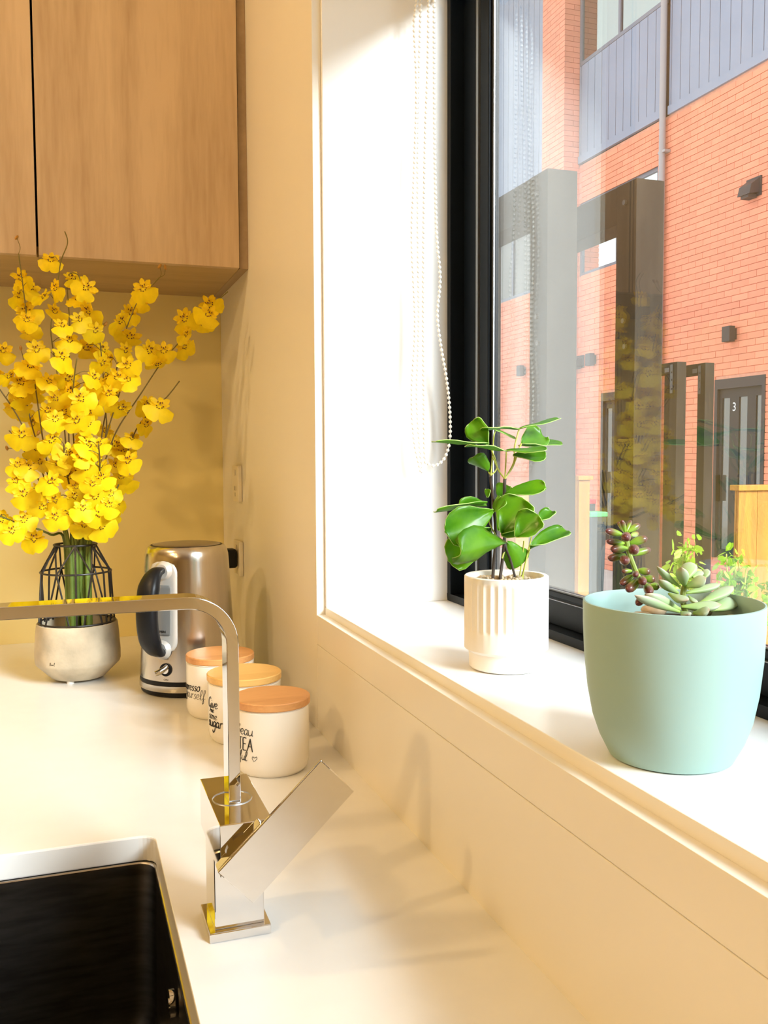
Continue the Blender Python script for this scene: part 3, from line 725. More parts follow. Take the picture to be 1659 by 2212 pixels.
# ------------------------------------------------------------------ bench, sink, tap
def rrect(x0, x1, y0, y1, r, n=6):
    out = []
    for cx, cy, a0 in ((x1 - r, y1 - r, 0), (x0 + r, y1 - r, 90), (x0 + r, y0 + r, 180), (x1 - r, y0 + r, 270)):
        for i in range(n + 1):
            a = math.radians(a0 + 90 * i / n)
            out.append((cx + r * math.cos(a), cy + r * math.sin(a)))
    return out
SX0, SX1, SY0, SY1 = -0.60, -0.253, -1.56, -1.089
TH = 0.026
def bench_mesh():
    bm = bmesh.new()
    outer = [(0.006, 0), (-2.2, 0), (-2.2, -0.64), (-0.68, -0.64), (-0.68, -3.2), (0.006, -3.2)]
    loops = [outer, rrect(SX0, SX1, SY0, SY1, 0.016)]
    es = []
    for lp in loops:
        vs = [bm.verts.new((x, y, 0)) for x, y in lp]
        es += [bm.edges.new((vs[i], vs[(i + 1) % len(vs)])) for i in range(len(vs))]
    r = bmesh.ops.triangle_fill(bm, edges=es, use_beauty=True)
    fs = [g for g in r['geom'] if isinstance(g, bmesh.types.BMFace)]
    bmesh.ops.recalc_face_normals(bm, faces=fs)
    for f in fs:
        if f.normal.z < 0:
            f.normal_flip()
    ex = bmesh.ops.extrude_face_region(bm, geom=fs, use_keep_orig=True)
    bmesh.ops.translate(bm, vec=(0, 0, -TH), verts=[v for v in ex['geom'] if isinstance(v, bmesh.types.BMVert)])
    bmesh.ops.recalc_face_normals(bm, faces=bm.faces)
    me = bpy.data.meshes.new('benchtop')
    bm.to_mesh(me)
    bm.free()
    me.materials.append(MT['stone'])
    return me
bo = bpy.data.objects.new('benchtop', bench_mesh())
COL.objects.link(bo)
bv = bo.modifiers.new('edge', 'BEVEL')
bv.width = 0.0018
bv.segments = 2
bv.angle_limit = math.radians(50)
tag(bo, 'white stone kitchen benchtop with a cut-out for the sink', 'benchtop')

sk = thing('undermount_sink', 'stainless steel undermount sink below the cut-out in the white benchtop', 'sink', (-0.42, -1.32, -0.21))
def loops_mesh(loops):
    mb = MB()
    n = len(loops[0][0])
    vs, fs = [], []
    for lp, z in loops:
        vs += [(x, y, z) for x, y in lp]
    for i in range(len(loops) - 1):
        for j in range(n):
            fs.append((i * n + j, i * n + (j + 1) % n, (i + 1) * n + (j + 1) % n, (i + 1) * n + j))
    return vs, fs, n
R = lambda d, r: rrect(SX0 - d, SX1 + d, SY0 - d, SY1 + d, r, 8)
vs, fs, n = loops_mesh([(R(0.02, 0.03), -0.0262), (R(0.0005, 0.018), -0.0264), (R(-0.0004, 0.02), -0.030), (R(-0.003, 0.022), -0.18), (R(-0.008, 0.022), -0.195), (R(-0.022, 0.02), -0.205)])
fs.append(tuple(len(vs) - n + j for j in range(n)))
part('bowl', MB().add(vs, fs), MT['sink_steel'], sk, 35)
vs, fs, n = loops_mesh([(R(0.0005, 0.0165), -0.0261), (R(-0.0012, 0.018), -0.0263), (R(-0.0019, 0.0185), -0.0276), (R(-0.0014, 0.0185), -0.0281)])
part('rim_strip', MB().add(vs, fs), MT['sink_lip'], sk, 35, label='bright steel lip under the stone edge')
part('drain', MB().lathe([(0, -0.2042), (0.030, -0.2035), (0.043, -0.2022), (0.045, -0.2046)], -0.42, -1.32, 32), MT['chrome'], sk, True)
ov = MB()
ov.tube([(-0.2562, -1.290, -0.0617), (-0.2605, -1.290, -0.0617)], 0.011, 20)
ov.tube([(-0.2605, -1.290, -0.0617), (-0.2612, -1.290, -0.0617)], 0.004, 12)
part('overflow_cover', ov, MT['chrome'], sk, True)

tp = thing('mixer_tap', 'chrome square mixer tap beside the sink, its side lever tilted up', 'tap', (-0.206, -1.297, 0.0))
part('base_plate', MB().box(-0.2308, -0.1808, -1.3226, -1.2696, 0.0, 0.008), MT['chrome'], tp, bevel=0.0008)
part('column', MB().box(-0.2257, -0.1855, -1.3172, -1.2705, 0.008, 0.0705), MT['chrome'], tp, bevel=0.0006)
part('mixer_head', MB().box(-0.2270, -0.1862, -1.3585, -1.2515, 0.0700, 0.1105), MT['chrome'], tp, bevel=0.0006)
# cartridge housing turned 45 degrees, and the flat lever on its end
lc = Vector((-0.2070, 0, 0.0905))
dl = Vector((0.1508 * -1 + 0.2312, 0, 0.157 - 0.0808)).normalized()     # along the lever
dn = Vector((dl.z, 0, -dl.x))                                            # across the lever
LL = Vector((-0.2312, 0, 0.0808))
def lev(a, b):
    p = LL + dl * a + dn * b
    return (p.x, p.z)
HW = 0.0384
part('cartridge_housing', MB().prism([lev(0.0, 0.0), lev(0.012, -0.0005), lev(0.046, -0.0005), lev(0.046, HW), lev(0.0, HW)], -1.3700, -1.3585, 'y'), MT['chrome'], tp, bevel=0.0005)
part('cartridge_collar', MB().tube([(-0.2068, -1.3612, 0.0862), (-0.2068, -1.350, 0.0862)], 0.0165, 32), MT['chrome'], tp, True)
lv = MB().prism([lev(0, 0), lev(0.1105, 0), lev(0.1105, HW), lev(0, HW)], -1.3725, -1.3695, 'y')
part('lever', lv, MT['chrome'], tp, bevel=0.0006)
rg = MB()
rg.lathe([(0.0154, 0.1104), (0.0156, 0.1110), (0.0161, 0.1111), (0.0163, 0.1104)], -0.2085, -1.3055, 48, caps=False)
part('swivel_ring', rg, MT['alu_edge'], tp, True)
# flat-bar spout: up, round the bend, and out over the sink
SPY0, SPY1 = -1.3170, -1.2930
def spout():
    mb = MB()
    w = 0.0096
    R0 = 0.040
    xo, zt = -0.2033, 0.2795
    path = [((xo, 0.1104), (xo - w, 0.1104)), ((xo, zt - R0), (xo - w, zt - R0))]
    for i in range(1, 13):
        a = math.radians(90 * i / 12)
        c = (xo - R0, zt - R0)
        path.append(((c[0] + R0 * math.cos(a), c[1] + R0 * math.sin(a)), (c[0] + (R0 - w) * math.cos(a), c[1] + (R0 - w) * math.sin(a))))
    path.append(((-0.43, zt), (-0.43, zt - w)))
    vs, fs = [], []
    for (ox, oz), (ix, iz) in path:
        vs += [(ox, SPY0, oz), (ox, SPY1, oz), (ix, SPY1, iz), (ix, SPY0, iz)]
    for i in range(len(path) - 1):
        for j in range(4):
            fs.append((i * 4 + j, i * 4 + (j + 1) % 4, (i + 1) * 4 + (j + 1) % 4, (i + 1) * 4 + j))
    fs.append((3, 2, 1, 0))
    k = (len(path) - 1) * 4
    fs.append((k, k + 1, k + 2, k + 3))
    return mb.add(vs, fs)
part('spout', spout(), MT['chrome'], tp, 30, bevel=0.0005)
part('aerator', MB().tube([(-0.4195, -1.305, 0.2702), (-0.4195, -1.305, 0.265)], 0.0085, 20), MT['alu_edge'], tp, True)

# ------------------------------------------------------------------ wall cabinets
ZB, ZT = 0.736, 1.42
YD = -0.334
def cabinet(x0, x1, name, label, grp):
    t = thing(name, label, 'cabinet', ((x0 + x1) / 2, -0.17, ZB), grp)
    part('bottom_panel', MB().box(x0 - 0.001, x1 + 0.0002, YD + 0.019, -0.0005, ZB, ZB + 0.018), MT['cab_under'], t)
    b = MB()
    b.box(x0, x0 + 0.018, -0.300, -0.0005, ZB + 0.018, ZT)
    b.box(x1 - 0.018, x1, -0.300, -0.0005, ZB + 0.018, ZT)
    b.box(x0 + 0.018, x1 - 0.018, -0.300, -0.0005, ZT - 0.018, ZT)
    b.box(x0 + 0.018, x1 - 0.018, -0.0085, -0.0005, ZB + 0.018, ZT - 0.018)
    part('carcass', b, MT['shadow_gap'], t)
    part('door', MB().box(x0 + 0.0012, x1 - 0.0012, YD, YD + 0.018, ZB - 0.0005, ZT), MT['cab_wood'], t, bevel=0.0006)
    return t
cabinet(-0.3655, -0.0165, 'wall_cabinet', 'light oak wall cabinet with one flat door next to the window wall', 'oak wall cabinets')
cabinet(-0.8155, -0.3668, 'wall_cabinet', 'light oak wall cabinet cut by the photo edge, beyond the black door gap', 'oak wall cabinets')
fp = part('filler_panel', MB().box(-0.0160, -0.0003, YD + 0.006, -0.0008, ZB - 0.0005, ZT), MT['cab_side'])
tag(fp, 'darker oak filler strip closing the cabinet against the window wall', 'panel')

# ------------------------------------------------------------------ outlets
def outlet(y0, y1, z0, z1, label, plug):
    t = thing('power_outlet', label, 'power outlet', (0, (y0 + y1) / 2, (z0 + z1) / 2))
    part('plate', MB().box(-0.0085, -0.0004, y0, y1, z0, z1), MT['outlet'], t, bevel=0.002)
    ym = (y0 + y1) / 2
    part('switch', MB().box(-0.0105, -0.0085, ym - 0.006, ym + 0.006, z1 - 0.020, z1 - 0.008), MT['outlet'], t, bevel=0.001)
    if not plug:
        s = MB()
        for a, b in ((-0.008, 0.4), (0.008, -0.4)):
            s.box(-0.0088, -0.0084, ym + a - 0.001, ym + a + 0.001, z0 + 0.022, z0 + 0.031)
        s.box(-0.0088, -0.0084, ym - 0.001, ym + 0.001, z0 + 0.010, z0 + 0.018)
        part('socket_slots', s, MT['black'], t)
    return t
outlet(-0.236, -0.168, 0.298, 0.370, 'cream wall outlet plate on the window wall above the kettle, nothing plugged in', False)
outlet(-0.239, -0.172, 0.150, 0.219, 'cream wall outlet plate on the window wall behind the kettle with a plug in it', True)
pg = thing('power_plug', 'black power plug in the lower outlet behind the kettle', 'plug', (-0.025, -0.212, 0.184))
pb = MB()
pb.box(-0.0345, -0.0106, -0.230, -0.194, 0.166, 0.204)
part('plug_body', pb, MT['black'], pg, bevel=0.005)
part('cord', MB().tube(smooth_path([(-0.028, -0.212, 0.168), (-0.030, -0.214, 0.12), (-0.032, -0.235, 0.05), (-0.04, -0.30, 0.0042), (-0.075, -0.40, 0.004)], 6), 0.0034, 8), MT['black'], pg, True)
# ------------------------------------------------------------------ kettle
KX, KY = -0.1413, -0.4852
vdir = Vector((-0.1213, -0.9926, 0))
rdir = Vector((math.cos(YAW), -math.sin(YAW), 0))
def around(cx, cy, r, phi, z):
    """point on an upright cylinder; phi=0 faces the room, positive to the window side"""
    a = math.radians(phi)
    d = vdir * math.cos(a) + rdir * math.sin(a)
    d.normalize()
    return Vector((cx + d.x * r, cy + d.y * r, z))
kt = thing('electric_kettle', 'brushed steel electric kettle with black C-shaped handle by the vase', 'kettle', (KX, KY, 0))
part('foot_ring', MB().lathe([(0, 0.0), (0.074, 0.0), (0.0785, 0.003), (0.0790, 0.0095), (0, 0.0095)], KX, KY, 72), MT['black'], kt, True)
part('base_band', MB().lathe([(0, 0.0095), (0.0806, 0.0095), (0.0810, 0.0102), (0.0808, 0.0195), (0.0800, 0.0200), (0, 0.0200)], KX, KY, 72), MT['steel'], kt, True)
part('gap_ring', MB().lathe([(0, 0.0200), (0.0800, 0.0200), (0.0800, 0.0262), (0, 0.0262)], KX, KY, 72), MT['black'], kt, True)
def krad(z):
    return 0.0802 + (0.0692 - 0.0802) * (z - 0.026) / (0.219 - 0.026)
kp = [(0, 0.0262), (0.0795, 0.0262), (0.0803, 0.0272)]
kp += [(krad(z), z) for z in (0.05, 0.08, 0.11, 0.14, 0.17, 0.2, 0.219)]
kp += [(0.0686, 0.2265), (0.0668, 0.2335), (0.0640, 0.2390), (0.0600, 0.2420), (0.0592, 0.2420), (0.0590, 0.2405)]
part('body', MB().lathe(kp, KX, KY, 96), MT['steel'], kt, 30)
part('lid_gap', MB().lathe([(0, 0.2404), (0.0590, 0.2404), (0.0588, 0.2424), (0.0560, 0.2428)], KX, KY, 72), MT['black'], kt, True)
part('lid', MB().lathe([(0, 0.2455), (0.03, 0.2452), (0.048, 0.2445), (0.0555, 0.2432), (0.0565, 0.2424)][::-1], KX, KY, 72), MT['steel_lid'], kt, True)
PH = -29.0
def patch(phi0, phi1, z0, z1, out, rad=0.012, nu=14, nv=24, thick=0.004):
    """rounded-corner plate that follows the body's curve"""
    mb = MB()
    R_ = 0.075
    w = math.radians(phi1 - phi0) * R_
    h = z1 - z0
    vs, fs = [], []
    for j in range(nv + 1):
        z = z0 + h * j / nv
        e = min(j / nv * h, h - j / nv * h)
        ins = 0.0
        if e < rad:
            ins = rad - math.sqrt(max(0, rad * rad - (rad - e) ** 2))
        for i in range(nu + 1):
            s = -w / 2 + ins + (w - 2 * ins) * i / nu
            phi = (phi0 + phi1) / 2 + math.degrees(s / R_)
            edge = 0.0 if 0 < i < nu and 0 < j < nv else -thick
            vs.append(around(KX, KY, krad(z) + out + edge, phi, z))
    for j in range(nv):
        for i in range(nu):
            fs.append((j * (nu + 1) + i, j * (nu + 1) + i + 1, (j + 1) * (nu + 1) + i + 1, (j + 1) * (nu + 1) + i))
    return mb.add(vs, fs)
pl = part('handle_plate', patch(PH - 21, PH + 17.5, 0.0720, 0.2220, 0.0028, 0.020), MT['silver'], kt, 60, label='silver plate behind the handle')
part('plate_seam', patch(PH - 21.6, PH + 18.3, 0.0712, 0.2228, 0.0006, 0.0205), MT['black'], kt, 60)
part('water_gauge', patch(PH - 8.5, PH + 10.5, 0.0990, 0.1850, 0.0042, 0.006), MT['gauge'], pl, 60)
# level marks beside the window: MAX on top, bars below
def text_mesh(body, size, font=None):
    cu = bpy.data.curves.new('lettering', 'FONT')
    cu.body = body
    cu.size = size
    cu.align_x = 'CENTER'
    cu.align_y = 'CENTER'
    cu.extrude = 0.0001
    cu.resolution_u = 3
    o = bpy.data.objects.new('lettering', cu)
    COL.objects.link(o)
    dg = bpy.context.evaluated_depsgraph_get()
    me = bpy.data.meshes.new_from_object(o.evaluated_get(dg))
    bpy.data.objects.remove(o)
    return me
def wrap_text(name, body, size, cx, cy, r, phi, z, material, parent, sx=1.0):
    me = text_mesh(body, size)
    off = wloc(parent)
    for v in me.vertices:
        rr = r(z + v.co.y) if callable(r) else r
        p = around(cx, cy, rr + 0.0003 + v.co.z, phi + math.degrees(v.co.x * sx / rr), z + v.co.y)
        v.co = p - off
    me.materials.clear()
    me.materials.append(material)
    o = bpy.data.objects.new(name, me)
    COL.objects.link(o)
    o.parent = parent
    return o
wrap_text('lettering', 'MAX', 0.0055, KX, KY, lambda z: krad(z) + 0.0045, PH + 1.5, 0.160, MT['ink'], pl)
wrap_text('lettering', 'MIN', 0.0055, KX, KY, lambda z: krad(z) + 0.0045, PH + 1.5, 0.1085, MT['ink'], pl)
wrap_text('lettering', 'OFF', 0.0045, KX, KY, krad, PH + 4, 0.0638, MT['faint_ink'], kt)
wrap_text('lettering', 'ON', 0.0045, KX, KY, krad, PH + 4, 0.0305, MT['faint_ink'], kt)
# C handle
def handle():
    mb = MB()
    ctrl = [(0.078, 0.2075), (0.092, 0.2055), (0.105, 0.1960), (0.1145, 0.1780), (0.1190, 0.1500), (0.1185, 0.1240), (0.1130, 0.1010), (0.102, 0.0850), (0.090, 0.0770), (0.078, 0.0750)]
    P = smooth_path([(a, 0, b) for a, b in ctrl], 4)
    k = len(P)
    vs, fs = [], []
    n = 12
    for i, p in enumerate(P):
        d = (P[min(i + 1, k - 1)] - P[max(i - 1, 0)]).normalized()
        nrm = Vector((d.z, 0, -d.x))
        u = i / (k - 1)
        e = min(1.0, 0.46 + 1.75 * min(u, 1 - u))
        wt, wr_ = 0.0185 * e, 0.0118 * e
        for j in range(n):
            a = 2 * math.pi * j / n
            ca, sa = math.cos(a), math.sin(a)
            ca = math.copysign(abs(ca) ** 0.7, ca)
            sa = math.copysign(abs(sa) ** 0.7, sa)
            q = p + nrm * (wr_ * sa)
            base = around(KX, KY, q.x, PH, q.z)
            tang = rdir * math.cos(math.radians(PH)) - vdir * math.sin(math.radians(PH))
            vs.append(base + tang.normalized() * (wt * ca))
    for i in range(k - 1):
        for j in range(n):
            fs.append((i * n + j, i * n + (j + 1) % n, (i + 1) * n + (j + 1) % n, (i + 1) * n + j))
    fs.append(tuple(range(n)))
    fs.append(tuple((k - 1) * n + j for j in range(n)))
    return mb.add(vs, fs)
part('handle', handle(), MT['black'], kt, 50)
for zc in (0.2050, 0.0790):
    a = around(KX, KY, krad(zc) + 0.001, PH, zc)
    b = around(KX, KY, krad(zc) + 0.0075, PH, zc)
    part('handle_socket', MB().tube([a, b], [0.0165, 0.0115], 28), MT['silver'], kt, 50)
# rocker switch
sw_c = around(KX, KY, krad(0.047), PH + 4, 0.047)
sn = (around(KX, KY, 0.2, PH + 4, 0.047) - around(KX, KY, 0.1, PH + 4, 0.047)).normalized()
st = Vector((0, 0, 1)).cross(sn)
sp_ = part('switch_dial', MB().tube([sw_c - sn * 0.002, sw_c + sn * 0.002], 0.0105, 28), MT['black'], kt, True)
tg = MB()
tg.tube([sw_c + sn * 0.002 + Vector((0, 0, 0.006)) + st * 0.003, sw_c + sn * 0.008 + Vector((0, 0, 0.002)), sw_c + sn * 0.015 - st * 0.006 - Vector((0, 0, 0.002)), sw_c + sn * 0.018 - st * 0.010 - Vector((0, 0, 0.003))], [0.0042, 0.0044, 0.0046, 0.0040], 14)
tg.tube([sw_c + sn * 0.0015, sw_c + sn * 0.0045], [0.0072, 0.0060], 20)
part('switch_toggle', tg, MT['chrome'], kt, 60)

# ------------------------------------------------------------------ canisters with brush lettering
GL = {
 'e': (0.72, [[(.02, .45), (.35, .48), (.55, .72), (.38, 1), (.1, .8), (.08, .3), (.35, 0), (.72, .25)]]),
 's': (0.62, [[(.55, .85), (.33, 1), (.15, .78), (.35, .52), (.5, .25), (.3, 0), (.05, .14)]]),
 'p': (0.72, [[(.12, 1), (.08, .2), (.03, -.75)], [(.08, .65), (.35, 1), (.6, .7), (.5, .15), (.2, .05), (.09, .3)]]),
 'r': (0.58, [[(.08, 1), (.1, 0)], [(.1, .55), (.3, .95), (.55, .9)]]),
 'o': (0.70, [[(.35, 1), (.08, .7), (.1, .15), (.35, 0), (.6, .3), (.58, .8), (.35, 1), (.68, .95)]]),
 'y': (0.70, [[(.02, .95), (.1, .35), (.35, .3), (.58, .95)], [(.58, .95), (.5, -.3), (.25, -.75), (.0, -.45)]]),
 'u': (0.78, [[(.02, .95), (.06, .2), (.3, 0), (.58, .35), (.62, .95)], [(.62, .95), (.63, .12), (.8, .08)]]),
 'l': (0.48, [[(.0, .2), (.32, 1.2), (.28, 1.9), (.1, 1.6), (.12, .25), (.3, 0), (.48, .15)]]),
 'f': (0.60, [[(.05, .1), (.38, 1.2), (.42, 1.9), (.2, 1.7), (.2, .2), (.14, -.75), (.34, -.5), (.28, .1), (.6, .3)]]),
 'G': (1.0, [[(.85, 1.55), (.6, 1.9), (.15, 1.5), (.08, .5), (.4, 0), (.8, .4)], [(.82, .7), (.78, -.5), (.4, -.75)]]),
 'i': (0.36, [[(.1, .95), (.12, .1), (.34, .06)], [(.11, 1.32), (.13, 1.42)]]),
 'v': (0.62, [[(.02, .95), (.26, 0), (.58, 1)]]),
 'm': (0.95, [[(.04, .95), (.06, 0)], [(.06, .6), (.28, .95), (.4, .7), (.4, 0)], [(.4, .6), (.65, .95), (.76, .6), (.78, .05), (.92, .05)]]),
 'g': (0.70, [[(.56, .8), (.3, 1), (.05, .5), (.28, .05), (.55, .5)], [(.6, .98), (.56, -.5), (.25, -.95), (.0, -.55)]]),
 'a': (0.78, [[(.56, .8), (.3, 1), (.05, .5), (.28, 0), (.55, .45)], [(.58, .95), (.6, .1), (.78, .06)]]),
 'B': (0.90, [[(.12, 1.85), (.08, 0)], [(.1, 1.8), (.6, 1.65), (.5, 1.1), (.12, .98)], [(.12, .98), (.75, .75), (.6, .12), (.08, 0)]]),
 'T': (0.85, [[(.0, 1.8), (.8, 1.85)], [(.42, 1.8), (.4, 0)]]),
 'E': (0.75, [[(.62, 1.85), (.1, 1.78), (.08, .9), (.1, .02), (.66, .06)], [(.1, .95), (.52, .98)]]),
 'A': (0.90, [[(.02, 0), (.25, .9), (.45, 1.85)], [(.45, 1.85), (.6, .9), (.78, -.08)], [(.2, .65), (.66, .68)]]),
 '*': (0.95, [[(.42, 0), (.06, .55), (.12, .95), (.42, .72), (.72, 1), (.84, .6), (.42, 0)]]),
 ' ': (0.4, []),
}
def brush(name, text, cx, cy, r, phi, z, xh, parent, weight=0.00055, slant=0.12, rise=0.0):
    width = sum(GL[c][0] for c in text) * xh
    x = -width / 2
    mb = MB()
    for c in text:
        w, strokes = GL[c]
        for s in strokes:
            pts = smooth_path([(px, py, 0) for px, py in s], 4) if len(s) > 2 else [Vector((s[0][0], s[0][1], 0)), Vector((s[1][0], s[1][1], 0))]
            P = []
            for q in pts:
                lx = x + (q.x + slant * q.y) * xh
                lz = z + q.y * xh + rise * lx
                P.append(around(cx, cy, r + 0.0002, phi + math.degrees(lx / r), lz))
            k = len(P)
            rr = [weight * (0.75 + 0.5 * math.sin(math.pi * i / max(1, k - 1))) for i in range(k)]
            mb.tube(P, rr, 5)
        x += w * xh
    return part(name, mb, MT['ink'], parent)
def canister(cx, cy, r, rl, lid_mat, label, texts):
    t = thing('canister', label, 'canister', (cx, cy, 0), 'white lettered kitchen canisters')
    prof = [(0, 0.0006), (r * 0.80, 0.0006), (r * 0.86, 0.0), (r * 0.90, 0.0012), (r * 0.965, 0.0055), (r, 0.0135), (r, 0.0790), (r - 0.0012, 0.0803), (r - 0.004, 0.0803), (r - 0.0045, 0.06), (0, 0.0095)]
    part('body', MB().lathe(prof, cx, cy, 72), MT['ceramic'], t, True)
    part('seal', MB().lathe([(0, 0.0804), (r - 0.0008, 0.0804), (r + 0.0002, 0.0812), (r - 0.0008, 0.0822), (0, 0.0822)], cx, cy, 60), MT['seal'], t, True)
    part('lid', MB().lathe([(0, 0.0822), (rl - 0.0008, 0.0822), (rl, 0.0832), (rl, 0.0905), (rl - 0.0012, 0.0917), (0, 0.0919)], cx, cy, 72), lid_mat, t, 30, label='round wooden lid')
    for a in texts:
        brush('lettering', a[0], cx, cy, r, a[1], a[2], a[3], t, *a[4:])
    return t
canister(-0.0942, -0.9282, 0.0464, 0.0480, MT['bamboo_o'], 'white canister lettered TEA with an orange wood lid, nearest the tap', [
    ('Beau', -46, 0.0523, 0.0073, 0.00042), ('TEA', -44, 0.0335, 0.0083, 0.0007, 0.02), ('ful', -48, 0.0207, 0.0062, 0.00045), ('*', -30, 0.0212, 0.0066, 0.0003)])
canister(-0.1033, -0.7922, 0.0500, 0.0512, MT['bamboo_y'], 'white sugar canister with a pale yellow wood lid, the middle one of three', [
    ('Give', -55, 0.0494, 0.0074, 0.00055), ('me', -55, 0.0430, 0.0042, 0.00045), ('some', -55, 0.0340, 0.0058, 0.0004), ('sugar', -51, 0.0238, 0.0078, 0.0007)])
canister(-0.1154, -0.6591, 0.0508, 0.0512, MT['bamboo_o'], 'white espresso canister with an orange wood lid, beside the kettle', [
    ('espresso', -56, 0.0425, 0.0072, 0.0006, 0.12, 0.06), ('yourself', -48, 0.0312, 0.0076, 0.0003)])

# ------------------------------------------------------------------ vase
VX, VY = -0.3169, -0.3581
vs_ = thing('wire_cage_vase', 'round concrete vase with a black geometric wire cage, holding yellow orchids', 'vase', (VX, VY, 0))
part('concrete_bowl', MB().lathe([(0, 0.0045), (0.043, 0.0045), (0.0465, 0.0062), (0.0705, 0.0300), (0.0719, 0.0345), (0.0721, 0.050), (0.0702, 0.0800), (0.0679, 0.1000), (0.0668, 0.1009), (0.0640, 0.1004), (0.0640, 0.0700), (0, 0.0650)], VX, VY, 72), MT['concrete'], vs_, 30)
for k in range(3):
    a = math.radians(-72 - 40 + 120 * k)
    part('foot', MB().lathe([(0, 0), (0.0065, 0), (0.0060, 0.0047), (0, 0.0047)], VX + 0.037 * math.cos(a), VY + 0.037 * math.sin(a), 16), MT['clear_foot'], vs_, True)
GL['~'] = (1.5, [[(.05, .2), (.25, .8), (.45, .2), (.65, .8), (.85, .2), (1.05, .8), (1.3, .3)]])
brush('stamped_mark', 'B~l', VX, VY, 0.0720, -27, 0.0375, 0.0030, vs_, 0.0003).data.materials[0] = MT['faint_ink']
cg = part('wire_cage', MB().tube(smooth_path([(VX + 0.0354 * math.cos(t * math.pi / 18), VY + 0.0354 * math.sin(t * math.pi / 18), 0.2366) for t in range(36)], 1, True), 0.0019, 8, closed=True), MT['wire'], vs_, True)
def cyl(r, phi, z):
    return around(VX, VY, r, phi, z)
part('wire_ring', MB().tube([cyl(0.0591, 10 * t, 0.1897) for t in range(36)], 0.0017, 8, closed=True), MT['wire'], cg, True)
part('wire_ring', MB().tube([cyl(0.0638, 10 * t, 0.1025) for t in range(36)], 0.0017, 8, closed=True), MT['wire'], cg, True)
for k in range(6):
    p0 = 6 + 60 * k
    part('strut', MB().tube([cyl(0.0354, p0, 0.2366), cyl(0.0591, p0, 0.1897), cyl(0.0636, p0, 0.0985)], 0.0017, 7), MT['wire'], cg, True)
    for s in (-1, 1):
        part('strut', MB().tube([cyl(0.0354, p0, 0.2366), cyl(0.0591, p0 + 30 * s, 0.1897), cyl(0.0636, p0 + 30 * s - 19 * s, 0.0985)], 0.0016, 7), MT['wire'], cg, True)
# ------------------------------------------------------------------ orchid sprays
rnd = random.Random(11)
def flower_mesh(seed):
    r_ = random.Random(seed)
    mb = MB()
    nt, nr = 44, 4
    vs, fs = [(0, 0, 0.0005)], []
    w1, w2 = r_.uniform(0.9, 1.1), r_.uniform(0.9, 1.1)
    for k in range(1, nr + 1):
        for j in range(nt):
            t = 2 * math.pi * j / nt
            c, s = math.cos(t), math.sin(t)
            if s < 0.12:
                R0 = 0.0182 - 0.0042 * math.exp(-((c) / 0.13) ** 2) + 0.0012 * abs(c)
                R0 *= w1 if c > 0 else w2
            else:
                R0 = 0.0182 * (0.92 - 0.66 * min(1, (s - 0.12) / 0.35))
            R0 *= 1 + 0.022 * math.sin(11 * t + seed) + 0.03 * math.sin(5 * t + 2 * seed)
            q = R0 * k / nr
            z = -0.16 * q * q / 0.018 + (0.0013 * math.sin(5 * t + seed * 2) if k == nr else 0)
            vs.append((q * c, q * s - 0.0035 * k / nr, z))
    for j in range(nt):
        fs.append((0, 1 + j, 1 + (j + 1) % nt))
    for k in range(nr - 1):
        for j in range(nt):
            a = 1 + k * nt
            fs.append((a + j, a + nt + j, a + nt + (j + 1) % nt, a + (j + 1) % nt))
    mb.add(vs, fs, 0)
    # three sepals and two petals above the lip
    for ang, L, W in ((90, 0.0125, 0.0078), (38, 0.0135, 0.0085), (142, 0.0135, 0.0085), (12, 0.0115, 0.006), (168, 0.0115, 0.006)):
        a = math.radians(ang + r_.uniform(-7, 7))
        d = Vector((math.cos(a), math.sin(a), 0))
        p = Vector((-d.y, d.x, 0))
        tilt = r_.uniform(-0.25, 0.45)
        vs, fs = [], []
        for i in range(5):
            u = i / 4
            w = W * 0.5 * (0.35, 0.8, 1.0, 0.85, 0.25)[i]
            for jj in (-1, 0, 1):
                q = d * (0.002 + L * u) + p * (w * jj)
                vs.append((q.x, q.y, -0.001 + tilt * L * u * u + 0.0012 * abs(jj) + 0.0008 * math.sin(9 * u + jj + seed)))
        for i in range(4):
            for jj in range(2):
                fs.append((i * 3 + jj, i * 3 + jj + 1, (i + 1) * 3 + jj + 1, (i + 1) * 3 + jj))
        mb.add(vs, fs, 1)
    return mb.mesh('orchid_flower', [MT['petal'], MT['petal_small']], 'all', clean=False)
def centre_mesh(seed):
    r_ = random.Random(seed + 50)
    mb = MB()
    for i in range(5):
        a = math.radians(200 + 35 * i + r_.uniform(-12, 12))
        q = 0.0042 + r_.uniform(-0.0008, 0.0012)
        mb.ball((q * math.cos(a), q * math.sin(a) + 0.0005, 0.0006), 0.0011, 0.0009, 0.0008, 6, 3)
    mb.ball((0, 0.0035, 0.0016), 0.0011, 0.0016, 0.0012, 6, 3)
    mb.ball((-0.0030, 0.0048, 0.0008), 0.0007, 0.0016, 0.0006, 6, 3)
    mb.ball((0.0030, 0.0048, 0.0008), 0.0007, 0.0016, 0.0006, 6, 3)
    return mb.mesh('flower_centre', [MT['speck']], 'all', clean=False)
FM = [flower_mesh(s) for s in range(5)]
CM = [centre_mesh(s) for s in range(3)]
bm_ = MB().ball((0, 0, 0), 0.0026, 0.0026, 0.0050, 8, 5).mesh('flower_bud', [MT['bud']], 'all', clean=False)
BUDS = BUD_POINTS[:]
